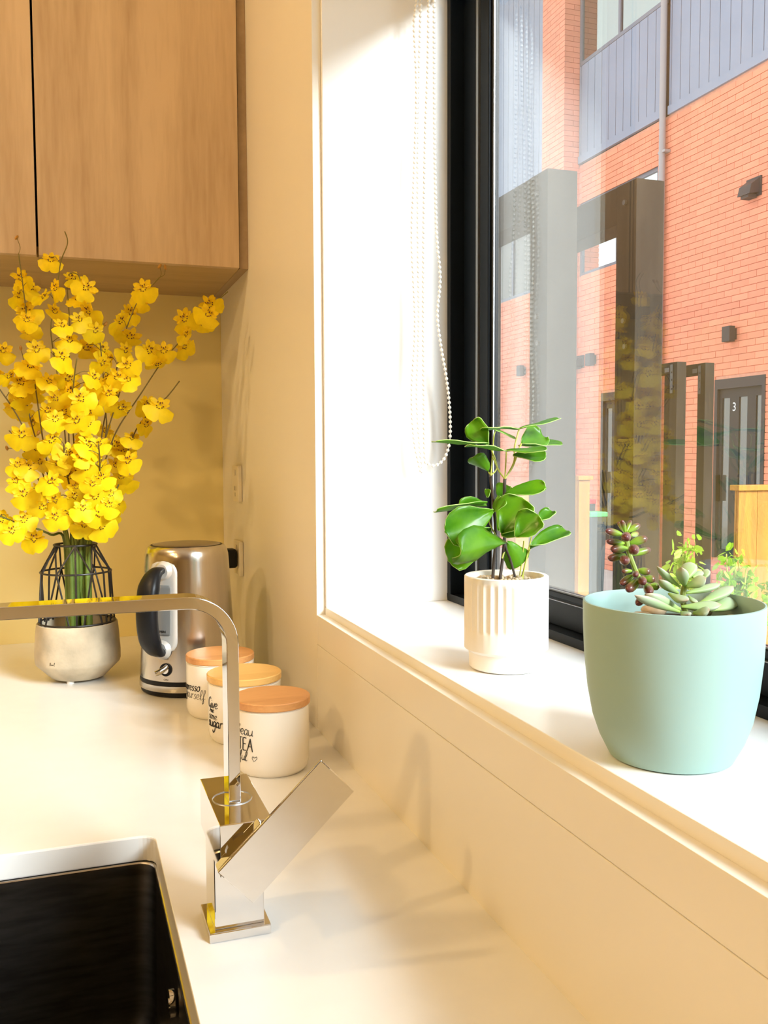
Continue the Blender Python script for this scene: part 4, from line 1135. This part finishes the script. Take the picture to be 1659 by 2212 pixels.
for si, (label, pts, flowers) in enumerate(SPRAYS):
    t = thing('orchid_spray', label, 'flower spray', pts[0], 'yellow orchid sprays in the wire vase')
    P = smooth_path(pts, 6)
    rr = []
    for p in P:
        rr.append(0.0040 if p.z < 0.20 else (0.0040 - 0.0026 * min(1, (p.z - 0.20) / 0.08)) if p.z < 0.28 else 0.0014 - 0.0005 * min(1, (p.z - 0.28) / 0.4))
    mb = MB().tube(P, rr, 8)
    upper = [p for p in P if p.z > 0.26] or P
    for f in flowers:
        f = Vector(f)
        near = min(upper, key=lambda p: (p - f).length + 0.5 * max(0, p.z - f.z))
        mid = (near + f) / 2 + Vector((0, 0, 0.008))
        mb.tube(smooth_path([near, mid, f + Vector((0, 0.004, 0.004))], 3), 0.0006, 4)
    tip = P[-1]
    mine = [b for b in BUDS if (Vector(b) - tip).length < 0.055][:4]
    for b in mine:
        BUDS.remove(b)
        b = Vector(b)
        near = min(upper, key=lambda p: (p - b).length)
        mb.tube(smooth_path([near, (near + b) / 2 + Vector((0.004, 0, -0.003)), b], 3), 0.0005, 4)
    part('stem', mb, MT['stem'], t, 'all', clean=False)
    for b in mine:
        q = Quaternion((rnd.uniform(-1, 1), rnd.uniform(-1, 1), 0), rnd.uniform(0.1, 0.7))
        shared('bud', bm_, t, Matrix.Translation(b) @ q.to_matrix().to_4x4())
    for f in flowers:
        f = Vector(f)
        to_cam = (CAM - f).normalized()
        out_ = Vector((f.x - VX, (f.y - VY) * 1.0, 0))
        nrm = (to_cam * 1.0 + out_ * 2.2 + Vector((rnd.gauss(0, 0.7), rnd.gauss(0, 0.25), rnd.gauss(0.0, 0.55)))).normalized()
        up = Vector((rnd.gauss(0, 0.5), 0, 1))
        yx = (up - nrm * up.dot(nrm)).normalized()
        xx = yx.cross(nrm)
        s = rnd.uniform(0.98, 1.32)
        M = Matrix((xx * s, yx * s, nrm * s)).transposed().to_4x4()
        M.translation = f
        fo = shared('flower', rnd.choice(FM), t, M)
        WORLD[fo.name] = Vector((0, 0, 0))
        c = bpy.data.objects.new('flower_centre', rnd.choice(CM))
        COL.objects.link(c)
        c.parent = fo

# ------------------------------------------------------------------ leafy plant in the ribbed pot
PX, PY = 0.0851, -1.2160
gp = thing('potted_plant', 'broad-leaved green plant in a white ribbed pot on the window sill', 'potted plant', (PX, PY, ZS))
NR = 34
def rib(r, z, t):
    if 0.214 < z < 0.2645 and r > 0.0405:
        u = (t * NR / (2 * math.pi)) % 1.0
        f = min(1, (z - 0.214) / 0.004, (0.2645 - z) / 0.004)
        return r - 0.0016 * f * (0.5 - 0.5 * math.cos(2 * math.pi * u)) ** 0.7
    return r
prof = [(0, 0.1768), (0.0355, 0.1766), (0.0372, 0.1785), (0.0375, 0.1930), (0.0400, 0.1955), (0.0421, 0.1965), (0.0421, 0.2139), (0.0421, 0.2160), (0.0421, 0.2185), (0.0421, 0.235), (0.0421, 0.255), (0.0421, 0.2605), (0.0421, 0.2625), (0.0421, 0.2646), (0.0419, 0.2686), (0.0408, 0.2696), (0.0372, 0.2692), (0.0366, 0.2680), (0.0366, 0.2560), (0, 0.2560)]
part('pot', MB().lathe(prof, PX, PY, NR * 8, rfun=rib), MT['matte_ceramic'], gp, 30)
pm = MB()
for i in range(150):
    a, q = rnd.uniform(0, 2 * math.pi), 0.0345 * math.sqrt(rnd.random())
    s = rnd.uniform(0.0016, 0.0034)
    rot = Quaternion((rnd.random(), rnd.random(), rnd.random()), rnd.uniform(0, 3)).to_matrix()
    pm.ball((PX + q * math.cos(a), PY + q * math.sin(a), 0.262 + rnd.uniform(0, 0.005) * (1 - q / 0.05)), s * 1.3, s, s * 0.8, 6, 4, rot=rot)
o = part('pebbles', pm, MT['pebble'], gp, 'all', clean=False)
o['kind'] = 'stuff'
for pts, r, kind in GSTEMS:
    P = smooth_path(pts, 5)
    if P[0].z < 0.275 and kind == 'd' or (kind == 'g' and P[0].z < 0.275):
        P = [P[0] - Vector((0, 0, 0.010))] + P
    part('twig' if kind == 'd' else 'leaf_stalk', MB().tube(P, r * 0.76, 8), MT['twig'] if kind == 'd' else MT['petiole'], gp, True)
def leaf_matrix(B, T, roll):
    B, T = Vector(B), Vector(T)
    D = T - B
    L = D.length
    d = D / L
    n0 = (CAM - B).normalized()
    S = d.cross(n0).normalized()
    N = S.cross(d).normalized()
    a = math.radians(roll)
    S2 = S * math.cos(a) + N * math.sin(a)
    N2 = N * math.cos(a) - S * math.sin(a)
    if N2.z < -0.2:
        N2, S2 = -N2, -S2
    return B, d, S2, N2, L
def leaf(B, T, width, roll, cup, idx):
    B, d, S, N, L = leaf_matrix(B, T, roll)
    r_ = random.Random(idx * 7 + 3)
    rows = [(0, .04), (.12, .17), (.30, .32), (.50, .44), (.70, .51), (.86, .50), (.96, .40), (1.0, .24)]
    nc = 8
    mb = MB()
    vs, fs = [], []
    ph = r_.uniform(0, 6)
    for i, (t, w) in enumerate(rows):
        for j in range(nc + 1):
            u = j / nc * 2 - 1
            wl = w * (1 + 0.13 * math.sin(8 * t + ph + (2 if u > 0 else 0)))
            lob = 0.02 * math.cos(u * math.pi) * t * t if i > 4 else 0.0
            h = cup * width * u * u * 0.9 + 0.055 * width * math.sin(8 * t + 3 * u + ph) * abs(u) - 0.10 * L * t * t * (0.4 if roll > 50 else 1)
            h += -0.02 * width * math.exp(-(u / 0.12) ** 2)
            p = B + d * (L * (t - lob + 0.06 * (1 - abs(u)) * (1 if i > 5 else 0))) + S * (width * wl * u) + N * h
            vs.append(p)
    for i in range(len(rows) - 1):
        for j in range(nc):
            a = i * (nc + 1) + j
            fs.append((a, a + 1, a + nc + 2, a + nc + 1))
    o = part('leaf', mb.add(vs, fs), [MT['leaf'], MT['leaf_rim']], gp, 'all')
    sm = o.modifiers.new('thickness', 'SOLIDIFY')
    sm.thickness = 0.0007
    sm.material_offset_rim = 1
    return o
for i, (B, T, w, roll, cup) in enumerate(GINKGO):
    B, T = Vector(B), Vector(T)
    leaf(B, T + (T - B) * 0.06, w * 1.22, roll, cup, i)

# ------------------------------------------------------------------ succulents in the mint pot
MX, MY = 0.0714, -1.5006
sp = thing('potted_succulents', 'succulents with plump leaves in a large mint green pot on the sill', 'potted plant', (MX, MY, ZS))
zr = 0.2862
prof = [(0, ZS + 0.0006), (0.0400, ZS + 0.0004), (0.0425, ZS + 0.0012), (0.0495, ZS + 0.0147), (0.0545, ZS + 0.0291), (0.0582, ZS + 0.0486), (0.0606, ZS + 0.0717), (0.0617, ZS + 0.0950), (0.0619, zr - 0.002), (0.0617, zr), (0.0605, zr + 0.0002), (0.0598, zr - 0.0008), (0.0597, zr - 0.012), (0.0590, zr - 0.016), (0.058, ZS + 0.085), (0, ZS + 0.083)]
part('pot', MB().lathe(prof, MX, MY, 96), MT['mint'], sp, 35)
part('soil', MB().lathe([(0, zr - 0.0165), (0.03, zr - 0.0168), (0.0585, zr - 0.0185)][::-1], MX, MY, 40), MT['soil'], sp, True)
for (sx, sy, s) in ((-0.034, -0.012, 0.017), (0.036, -0.022, 0.008), (0.044, -0.010, 0.007), (0.028, -0.032, 0.008), (-0.012, -0.036, 0.009), (0.010, 0.036, 0.010), (-0.030, 0.026, 0.010), (0.04, 0.018, 0.009), (0.008, -0.042, 0.007)):
    mb = MB()
    rot = Quaternion((rnd.random(), rnd.random(), rnd.random()), rnd.uniform(0, 3)).to_matrix()
    mb.ball((MX + sx, MY + sy, zr - 0.0155 + s * 0.25), s, s * 0.75, s * 0.45, 9, 6, rot=Quaternion((0, 0, 1), rnd.uniform(0, 3)).to_matrix())
    part('stone', mb, MT['sandstone'], sp, 'all')
part('jelly_bean_stem', MB().tube(smooth_path(SEDSTEM, 5), 0.0017, 8), MT['sed_stem'], sp, True)
part('rosette_stem', MB().tube(smooth_path(ROSSTEM, 5), 0.0021, 8), MT['sed_stem'], sp, True)
def bean_mesh():
    vs, fs = [], []
    n, k = 12, 10
    for i in range(k + 1):
        t = i / k
        r = (0.42 + 0.58 * math.sin(math.pi * 0.5 * min(1, t / 0.55))) * math.sqrt(max(0, 1 - max(0, (t - 0.62) / 0.38) ** 2))
        r = min(1.0, r)
        for j in range(n):
            a = 2 * math.pi * j / n
            vs.append((r * math.cos(a), r * math.sin(a), t))
    for i in range(k):
        for j in range(n):
            fs.append((i * n + j, i * n + (j + 1) % n, (i + 1) * n + (j + 1) % n, (i + 1) * n + j))
    fs.append(tuple(range(n)))
    return MB().add(vs, fs).mesh('jelly_bean_leaf', [MT['bean']], 'all')
BMESH = bean_mesh()
for B, T, r in BEANS:
    B, T = Vector(B), Vector(T)
    d = T - B
    L = max(d.length, 0.004)
    d.normalize()
    a = Vector((0, 0, 1)) if abs(d.z) < 0.9 else Vector((1, 0, 0))
    x = d.cross(a).normalized()
    y = d.cross(x)
    r *= 1.18
    M = Matrix((x * r, y * r, d * L)).transposed().to_4x4()
    M.translation = B
    shared('jelly_bean_leaf', BMESH, sp, M)
def fleshy_mesh():
    vs, fs = [], []
    n, k = 14, 10
    for i in range(k + 1):
        t = i / k
        w = (0.26, .36, .50, .66, .80, .92, 1.0, 1.0, .90, .62, 0.04)[i]
        for j in range(n):
            a = 2 * math.pi * j / n
            up = math.sin(a)
            th = (0.50 * (1 - 0.50 * t) + 0.06) * w
            vs.append((0.5 * w * math.cos(a), (th * 0.45 if up > 0 else th) * up + 0.20 * t * t - 0.02, t))
    for i in range(k):
        for j in range(n):
            fs.append((i * n + j, i * n + (j + 1) % n, (i + 1) * n + (j + 1) % n, (i + 1) * n + j))
    fs.append(tuple(range(n)))
    return MB().add(vs, fs).mesh('rosette_leaf', [MT['fleshy']], 'all')
FLM = fleshy_mesh()
for B, T, w, roll in ROSETTE:
    B, d, S, N, L = leaf_matrix(B, T, roll)
    w *= 1.34
    M = Matrix((S * w, N * w, d * L)).transposed().to_4x4()
    M.translation = B
    shared('rosette_leaf', FLM, sp, M)
# ------------------------------------------------------------------ the lane outside and the house across it
ZG = -1.50
ZD = -1.02          # door sills
FX = 8.0
struct(part('ground_outside', MB().box(0.32, 12, -9, 22, ZG - 0.1, ZG), MT['concrete_paving']))
OPEN = [(7.30, 8.25, ZD, 1.38), (9.585, 11.78, 3.39, 4.62), (10.05, 11.03, ZD, 1.38), (12.95, 15.6, 3.42, 4.62)]   # y0, y1, z0, z1
HY0, HY1, HZ = 3.0, 17.5, 5.25
HO = MB()
ys = sorted({HY0, HY1} | {o[0] for o in OPEN} | {o[1] for o in OPEN})
zs_ = sorted({ZG, HZ} | {o[2] for o in OPEN} | {o[3] for o in OPEN})
for a, b in zip(ys, ys[1:]):
    for c, d in zip(zs_, zs_[1:]):
        ym, zm = (a + b) / 2, (c + d) / 2
        if not any(o[0] < ym < o[1] and o[2] < zm < o[3] for o in OPEN):
            HO.box(FX + 0.012, FX + 0.25, a, b, c, d)
HO.box(FX + 0.25, FX + 0.35, HY0, HY1, ZG, 10.6)
WO = struct(part('wall_opposite', HO, MT['mortar'], clean=False))
# bricks: course 86 mm, stretcher 240 mm; those nearest the window singly, the rest joined
BL, BH = 0.30, 0.086
cells = []
nrow = int((HZ - ZG) / BH)
for i in range(nrow):
    z0 = ZG + i * BH
    y = HY0 - (0.15 if i % 2 else 0)
    while y < HY1:
        a, b = max(y, HY0), min(y + BL, HY1)
        y += BL
        z1 = z0 + BH
        if 11.78 < (a + b) / 2 < 12.54:
            continue
        segs = [(a + 0.0025, b - 0.0025)]
        for o in OPEN:
            if z0 + 0.02 < o[3] and z1 - 0.02 > o[2]:
                ns = []
                for s0, s1 in segs:
                    if s1 <= o[0] or s0 >= o[1]:
                        ns.append((s0, s1))
                    else:
                        if s0 < o[0] - 0.02:
                            ns.append((s0, o[0] - 0.003))
                        if s1 > o[1] + 0.02:
                            ns.append((o[1] + 0.003, s1))
                segs = ns
        for s0, s1 in segs:
            cells.append((s0, s1, z0 + 0.0045, z1 - 0.0045))
def vis(c):
    return c[0] > 7.33 and c[3] > -0.3
near = sorted([c for c in cells if vis(c) and abs((c[1] - c[0]) - 0.295) < 1e-3],
              key=lambda c: (FX - CAM.x) ** 2 + (c[0] - CAM.y) ** 2 + (c[2] - CAM.z) ** 2)[:300]
ns_ = set(near)
bmesh1 = MB().box(0, 0.014, 0, 0.295, 0, BH - 0.009).mesh('brick', [MT['brick_one']])
for c in near:
    M = Matrix.Translation((FX - 0.002 + rnd.uniform(-0.0015, 0.0015), c[0], c[2]))
    shared('brick', bmesh1, WO, M)
mb = MB()
for c in cells:
    if c not in ns_:
        mb.box(FX - 0.002 + rnd.uniform(-0.0015, 0.0015), FX + 0.012, c[0], c[1], c[2], c[3])
o = part('brickwork', mb, MT['brick_many'], WO, clean=False)
o['kind'] = 'stuff'
# brick pier standing forward between two bays
pz = MB()
pz.box(7.72, FX + 0.012, 11.80, 12.52, ZG, 10.6)
PI = struct(part('wall_pier', pz, MT['mortar']))
mb = MB()
for i in range(int((10.6 - ZG) / BH)):
    z0, z1 = ZG + i * BH + 0.0045, ZG + (i + 1) * BH - 0.0045
    off = 0.12 if i % 2 else 0.0
    y = 11.78 - off
    while y < 12.53:
        a, b = max(y, 11.78) + 0.004, min(y + BL, 12.54) - 0.004
        if b - a > 0.03:
            mb.box(7.706, 7.72, a, b, z0, z1)
        y += BL
    x = 7.7 - (0.0 if i % 2 else 0.12)
    while x < 8.0:
        a, b = max(x, 7.706) + 0.004, min(x + BL, 8.0) - 0.004
        if b - a > 0.03:
            mb.box(a, b, 11.786, 11.80, z0, z1)
        x += BL
o = part('brickwork', mb, MT['brick_many'], PI, clean=False)
o['kind'] = 'stuff'

# upper storey: vertical cladding boards over a fascia
def cladding(y0, y1, z0, z1, pitch, label_, fascia=True):
    C_ = struct(part('wall_cladding', MB().box(FX + 0.03, FX + 0.25, y0, y1, z0, z1), MT['clad_joint']))
    y = y0
    while y < y1 - 0.02:
        b = min(y + pitch, y1)
        part('board', MB().box(FX - 0.012, FX + 0.03, y + 0.006, b - 0.006, z0 + (0.13 if fascia else 0.0), z1), MT['cladding'], C_)
        y = b
    if fascia:
        part('fascia', MB().box(FX - 0.03, FX + 0.03, y0, y1, z0, z0 + 0.12), MT['cladding'], C_)
cladding(5.6, 9.34, 5.25, 10.6, 0.205, '')
cladding(9.46, 11.775, 5.27, 6.86, 0.205, '')
cladding(12.55, 17.4, 5.25, 10.6, 0.205, '', False)

def house_window(name, y0, y1, z0, z1, n, glassm, frame=0.06, deep=0.10):
    w = bpy.data.objects.new(name, None)
    COL.objects.link(w)
    w.location = (FX, (y0 + y1) / 2, z0)
    WORLD[w.name] = Vector(w.location)
    w['kind'] = 'structure'
    fr = MB()
    x0, x1 = FX + deep - 0.07, FX + deep
    fr.box(x0, x1, y0, y1, z0, z0 + frame)
    fr.box(x0, x1, y0, y1, z1 - frame, z1)
    fr.box(x0, x1, y0, y0 + frame, z0 + frame, z1 - frame)
    fr.box(x0, x1, y1 - frame, y1, z0 + frame, z1 - frame)
    part('window_frame', fr, MT['house_frame'], w)
    for i in range(n):
        a = y0 + frame + (y1 - y0 - 2 * frame) * i / n
        b = y0 + frame + (y1 - y0 - 2 * frame) * (i + 1) / n
        if i:
            part('mullion', MB().box(x0, x1, a - 0.03, a + 0.03, z0 + frame, z1 - frame), MT['house_frame'], w)
        g = (0.03 if i else 0.0, 0.03 if i < n - 1 else 0.0)
        part('pane', MB().box(x0 + 0.025, x0 + 0.035, a + g[0], b - g[1], z0 + frame, z1 - frame), glassm, w)
    return w
house_window('window_2', 9.46, 11.775, 6.87, 8.7, 2, MT['house_cyan_glass'], 0.06, 0.06)
house_window('window_3', 9.59, 11.775, 3.395, 4.615, 2, MT['house_glass'])
house_window('window_4', 12.96, 15.59, 3.425, 4.615, 2, MT['house_dark_glass'])

# downpipe
dp = thing('downpipe', 'pale grey downpipe running down the brick house across the lane', 'pipe', (7.93, 9.40, ZG))
part('pipe', MB().tube([(7.93, 9.40, ZG), (7.93, 9.40, 10.6)], 0.047, 16), MT['pipe'], dp, True)
for z in (1.65, 4.72):
    part('bracket', MB().box(7.90, 8.0, 9.30, 9.46, z, z + 0.035), MT['pipe'], dp)

def wall_lamp(y, z, label):
    t = thing('wall_lamp', label, 'wall lamp', (FX, y, z), 'box wall lamps on the brick house')
    part('lamp_body', MB().box(7.865, 7.955, y - 0.075, y + 0.075, z - 0.10, z + 0.10), MT['fitting'], t, bevel=0.004)
    part('back_plate', MB().box(7.955, 7.999, y - 0.055, y + 0.055, z - 0.07, z + 0.07), MT['fitting'], t)
    return t
wall_lamp(7.90, 1.95, 'dark box wall lamp above the door numbered 3')
wall_lamp(11.25, 1.95, 'box wall lamp over the far dark door, between the two tall frames')
wall_lamp(13.7, 1.98, 'faint box wall lamp farthest along the brick wall, by the black window frame')
def cowl(y, z, s, label):
    t = thing('vent_cowl', label, 'vent', (FX, y, z))
    part('flange', MB().box(7.975, 7.999, y - 0.13 * s, y + 0.13 * s, z - 0.11 * s, z + 0.13 * s), MT['fitting'], t)
    part('hood', MB().prism([(7.975, z + 0.11 * s), (7.975, z - 0.07 * s), (7.82, z - 0.10 * s), (7.85, z + 0.02 * s)], y - 0.11 * s, y + 0.11 * s, 'y'), MT['fitting'], t)
    part('flap', MB().box(7.84, 7.97, y - 0.07 * s, y + 0.07 * s, z - 0.135 * s, z - 0.09 * s), MT['fitting'], t)
cowl(7.565, 3.735, 1.0, 'grey exhaust vent cowl high on the brick wall at right')
cowl(11.67, 1.95, 0.85, 'small pale vent cowl low on the brick wall beside the far box lamp')

def front_door(name, y0, y1, num):
    d = bpy.data.objects.new(name, None)
    COL.objects.link(d)
    d.location = (FX, (y0 + y1) / 2, ZD)
    WORLD[d.name] = Vector(d.location)
    d['kind'] = 'structure'
    fr = MB()
    fr.box(FX - 0.01, FX + 0.12, y0, y1, 1.25, 1.38)
    fr.box(FX - 0.01, FX + 0.12, y0, y0 + 0.06, ZD, 1.25)
    fr.box(FX - 0.01, FX + 0.12, y1 - 0.06, y1, ZD, 1.25)
    part('door_frame', fr, MT['fitting'], d)
    W = y1 - y0 - 0.12
    a = y0 + 0.06
    cuts = [0.07, 0.25, 0.40, 0.585, 0.735, 0.93]          # three tall lights, from the near side
    xs = FX + 0.03
    lf = MB()
    lf.box(xs, xs + 0.04, a, a + W, 1.13, 1.25)
    lf.box(xs, xs + 0.04, a, a + W, ZD, -0.90)
    edges = [0.0] + [0.012, 0.165, 0.355, 0.542, 0.755, 0.93] + [1.0]
    for i in range(0, 8, 2):
        lf.box(xs, xs + 0.04, a + W * edges[i], a + W * edges[i + 1], -0.90, 1.13)
    lo = part('door_leaf', lf, MT['door_paint'], d)
    for i in (1, 3, 5):
        part('pane', MB().box(xs + 0.015, xs + 0.022, a + W * edges[i], a + W * edges[i + 1], -0.90, 1.13), MT['house_dark_glass'], lo)
    part('door_handle', MB().box(FX - 0.04, FX + 0.03, y1 - 0.10, y1 - 0.075, -0.25, 0.10), MT['black'], lo)
    if num:
        me = text_mesh(num, 0.16)
        R_ = Matrix(((0, 0, -1, 0), (-1, 0, 0, 0), (0, 1, 0, 0), (0, 0, 0, 1)))
        me.transform(R_)
        me.materials.clear()
        me.materials.append(MT['white_metal'])
        shared('house_number', me, d, Matrix.Translation((FX + 0.028, a + W * 0.65, 1.00)))
    return d
front_door('door_1', 7.30, 8.25, '3')
front_door('door_2', 10.05, 11.03, '')

# square arches of dark timber posts, in pairs
def arch(x, y, wood_, label, drop, brackets):
    t = thing('post_frame', label, 'frame', (x + 0.05, y, ZG), 'square timber post frames along the lane')
    zt = 1.222
    p1 = part('post', MB().box(x, x + 0.10, y, y + 0.105, ZG, zt), wood_, t, bevel=0.002)
    part('post', MB().box(x, x + 0.10, y + 0.50, y + 0.605, ZG, zt), wood_, t, bevel=0.002)
    part('beam', MB().box(x + 0.001, x + 0.099, y + 0.105, y + 0.50, zt - drop, zt - 0.0005), wood_, t, bevel=0.002)
    if not brackets:
        bo_ = MB()
        for yy, zz in ((y + 0.055, zt - 0.06), (y + 0.055, zt - 0.42), (y + 0.045, zt - 0.50)):
            bo_.tube([(x, yy, zz), (x - 0.008, yy, zz)], 0.008, 10)
        part('bolts', bo_, MT['dark_metal'], t)
        return t
    for s, yy in ((1, y + 0.105), (-1, y + 0.50)):
        b = MB()
        b.box(x - 0.006, x, yy - 0.05, yy - 0.012, zt - 0.28, zt - 0.02)
        b.box(x - 0.006, x, min(yy, yy + 0.07 * s), max(yy, yy + 0.07 * s), zt - 0.085, zt - 0.045)
        br = part('corner_bracket', b, MT['dark_metal'], t)
        bo_ = MB()
        for zz in (zt - 0.24, zt - 0.16, zt - 0.09):
            bo_.tube([(x - 0.006, yy - 0.031, zz), (x - 0.013, yy - 0.031, zz)], 0.009, 8)
        part('bolt', bo_, MT['dark_metal'], br)
    return t
arch(1.017, 0.372, MT['gate_wood'], 'tall square post frame nearest the window, washed pale by the glass reflection', 0.115, False)
arch(1.320, 0.372, MT['gate_wood'], 'dark brown square post frame second from the window frame, in front of the far door', 0.115, False)
arch(4.921, 4.966, MT['gate_wood'], 'small far post frame with corner brackets, left of the pair by door 3', 0.10, True)
arch(5.229, 4.966, MT['gate_wood'], 'small far post frame standing right against the door numbered 3', 0.10, True)

# golden timber fence piers
def pier(x0, x1, y0, y1, z1, label):
    t = thing('timber_pier', label, 'fence', ((x0 + x1) / 2, y0, ZG))
    n = max(1, round((x1 - x0) / 0.19))
    for i in range(n):
        a = x0 + (x1 - x0) * i / n
        b = x0 + (x1 - x0) * (i + 1) / n
        part('board', MB().box(a + 0.0015, b - 0.0015, y0, y0 + 0.025, ZG, z1), MT['pine'], t)
    m_ = max(1, round((y1 - y0 - 0.025) / 0.19))
    for i in range(m_):
        a = y0 + 0.026 + (y1 - y0 - 0.026) * i / m_
        b = y0 + 0.026 + (y1 - y0 - 0.026) * (i + 1) / m_
        part('board', MB().box(x0, x0 + 0.025, a + 0.0015, b - 0.0015, ZG, z1), MT['pine'], t)
    part('cap', MB().box(x0 - 0.025, x1 + 0.025, y0 - 0.03, y1 + 0.03, z1, z1 + 0.045), MT['pine'], t, bevel=0.003)
pier(4.895, 5.85, 4.10, 4.15, 0.085, 'golden timber fence pier with a capping board at the right edge, behind the mint pot')
pier(5.12, 5.26, 6.95, 7.10, 0.10, 'thin pale timber pier seen between the two tall post frames')
pier(3.45, 3.68, 5.25, 5.45, 0.05, 'timber pier seen through the nearest tall post frame')

def wheelie(x, y, zt, lidm, label):
    t = thing('rubbish_bin', label, 'bin', (x, y, ZG))
    vs = []
    for z, s in ((ZG, 0.085), (zt - 0.06, 0.11)):
        vs += [(x - s, y - s, z), (x + s, y - s, z), (x + s, y + s, z), (x - s, y + s, z)]
    part('bin_body', MB().add(vs, [(3, 2, 1, 0), (4, 5, 6, 7), (0, 1, 5, 4), (1, 2, 6, 5), (2, 3, 7, 6), (3, 0, 4, 7)]), MT['bin_body'], t)
    part('bin_lid', MB().box(x - 0.122, x + 0.122, y - 0.125, y + 0.12, zt - 0.06, zt), lidm, t, bevel=0.012)
wheelie(5.67, 7.52, -0.30, MT['bin_green'], 'small dark bin with a green lid, between the tall post frames')
wheelie(6.10, 8.45, -0.20, MT['bin_red'], 'small dark bin with a red lid, behind the green lidded one')

def shrub(x, y, h, w, n, label, seed):
    r_ = random.Random(seed)
    t = thing('garden_shrub', label, 'shrub', (x, y, ZG))
    st = MB()
    lf = MB()
    for i in range(n):
        a = r_.uniform(0, 6.28)
        tip = Vector((x + w * r_.uniform(0.2, 1) * math.cos(a), y + w * r_.uniform(0.2, 1) * math.sin(a), ZG + h * r_.uniform(0.72, 1.0)))
        base = Vector((x + 0.02 * math.cos(a), y + 0.02 * math.sin(a), ZG))
        P = smooth_path([base, (base + tip) / 2 + Vector((0, 0, 0.1 * h)), tip], 4)
        st.tube(P, 0.005, 5)
        for j in range(15):
            c = P[-1 - j % 4] + Vector((r_.gauss(0, 0.035), r_.gauss(0, 0.035), r_.gauss(0, 0.04)))
            rot = Quaternion((r_.random(), r_.random(), r_.random()), r_.uniform(0, 6)).to_matrix()
            L = r_.uniform(0.032, 0.052)
            q = [rot @ Vector(p) + c for p in ((-L, 0, 0), (-L * .3, L * .5, 0.004), (L * .5, L * .42, 0.004), (L, 0, 0), (L * .5, -L * .42, 0.004), (-L * .3, -L * .5, 0.004))]
            lf.add(q, [(0, 1, 2, 3, 4, 5)])
    part('stems', st, MT['petiole'], t)
    o = part('foliage', lf, MT['garden_leaf'], t, clean=False)
    o['kind'] = 'stuff'
shrub(4.02, 3.62, 1.24, 0.10, 16, 'bright lime green shrub between the small post frames and the mint pot', 3)
shrub(4.42, 3.55, 1.14, 0.13, 16, 'pale green low shrub in front of the door numbered 3', 4)
shrub(4.72, 3.45, 1.12, 0.10, 12, 'low pale shrub in front of the golden timber pier', 5)
shrub(5.02, 3.45, 1.14, 0.09, 10, 'small yellow-tipped shrub at the right edge before the golden timber pier', 6)
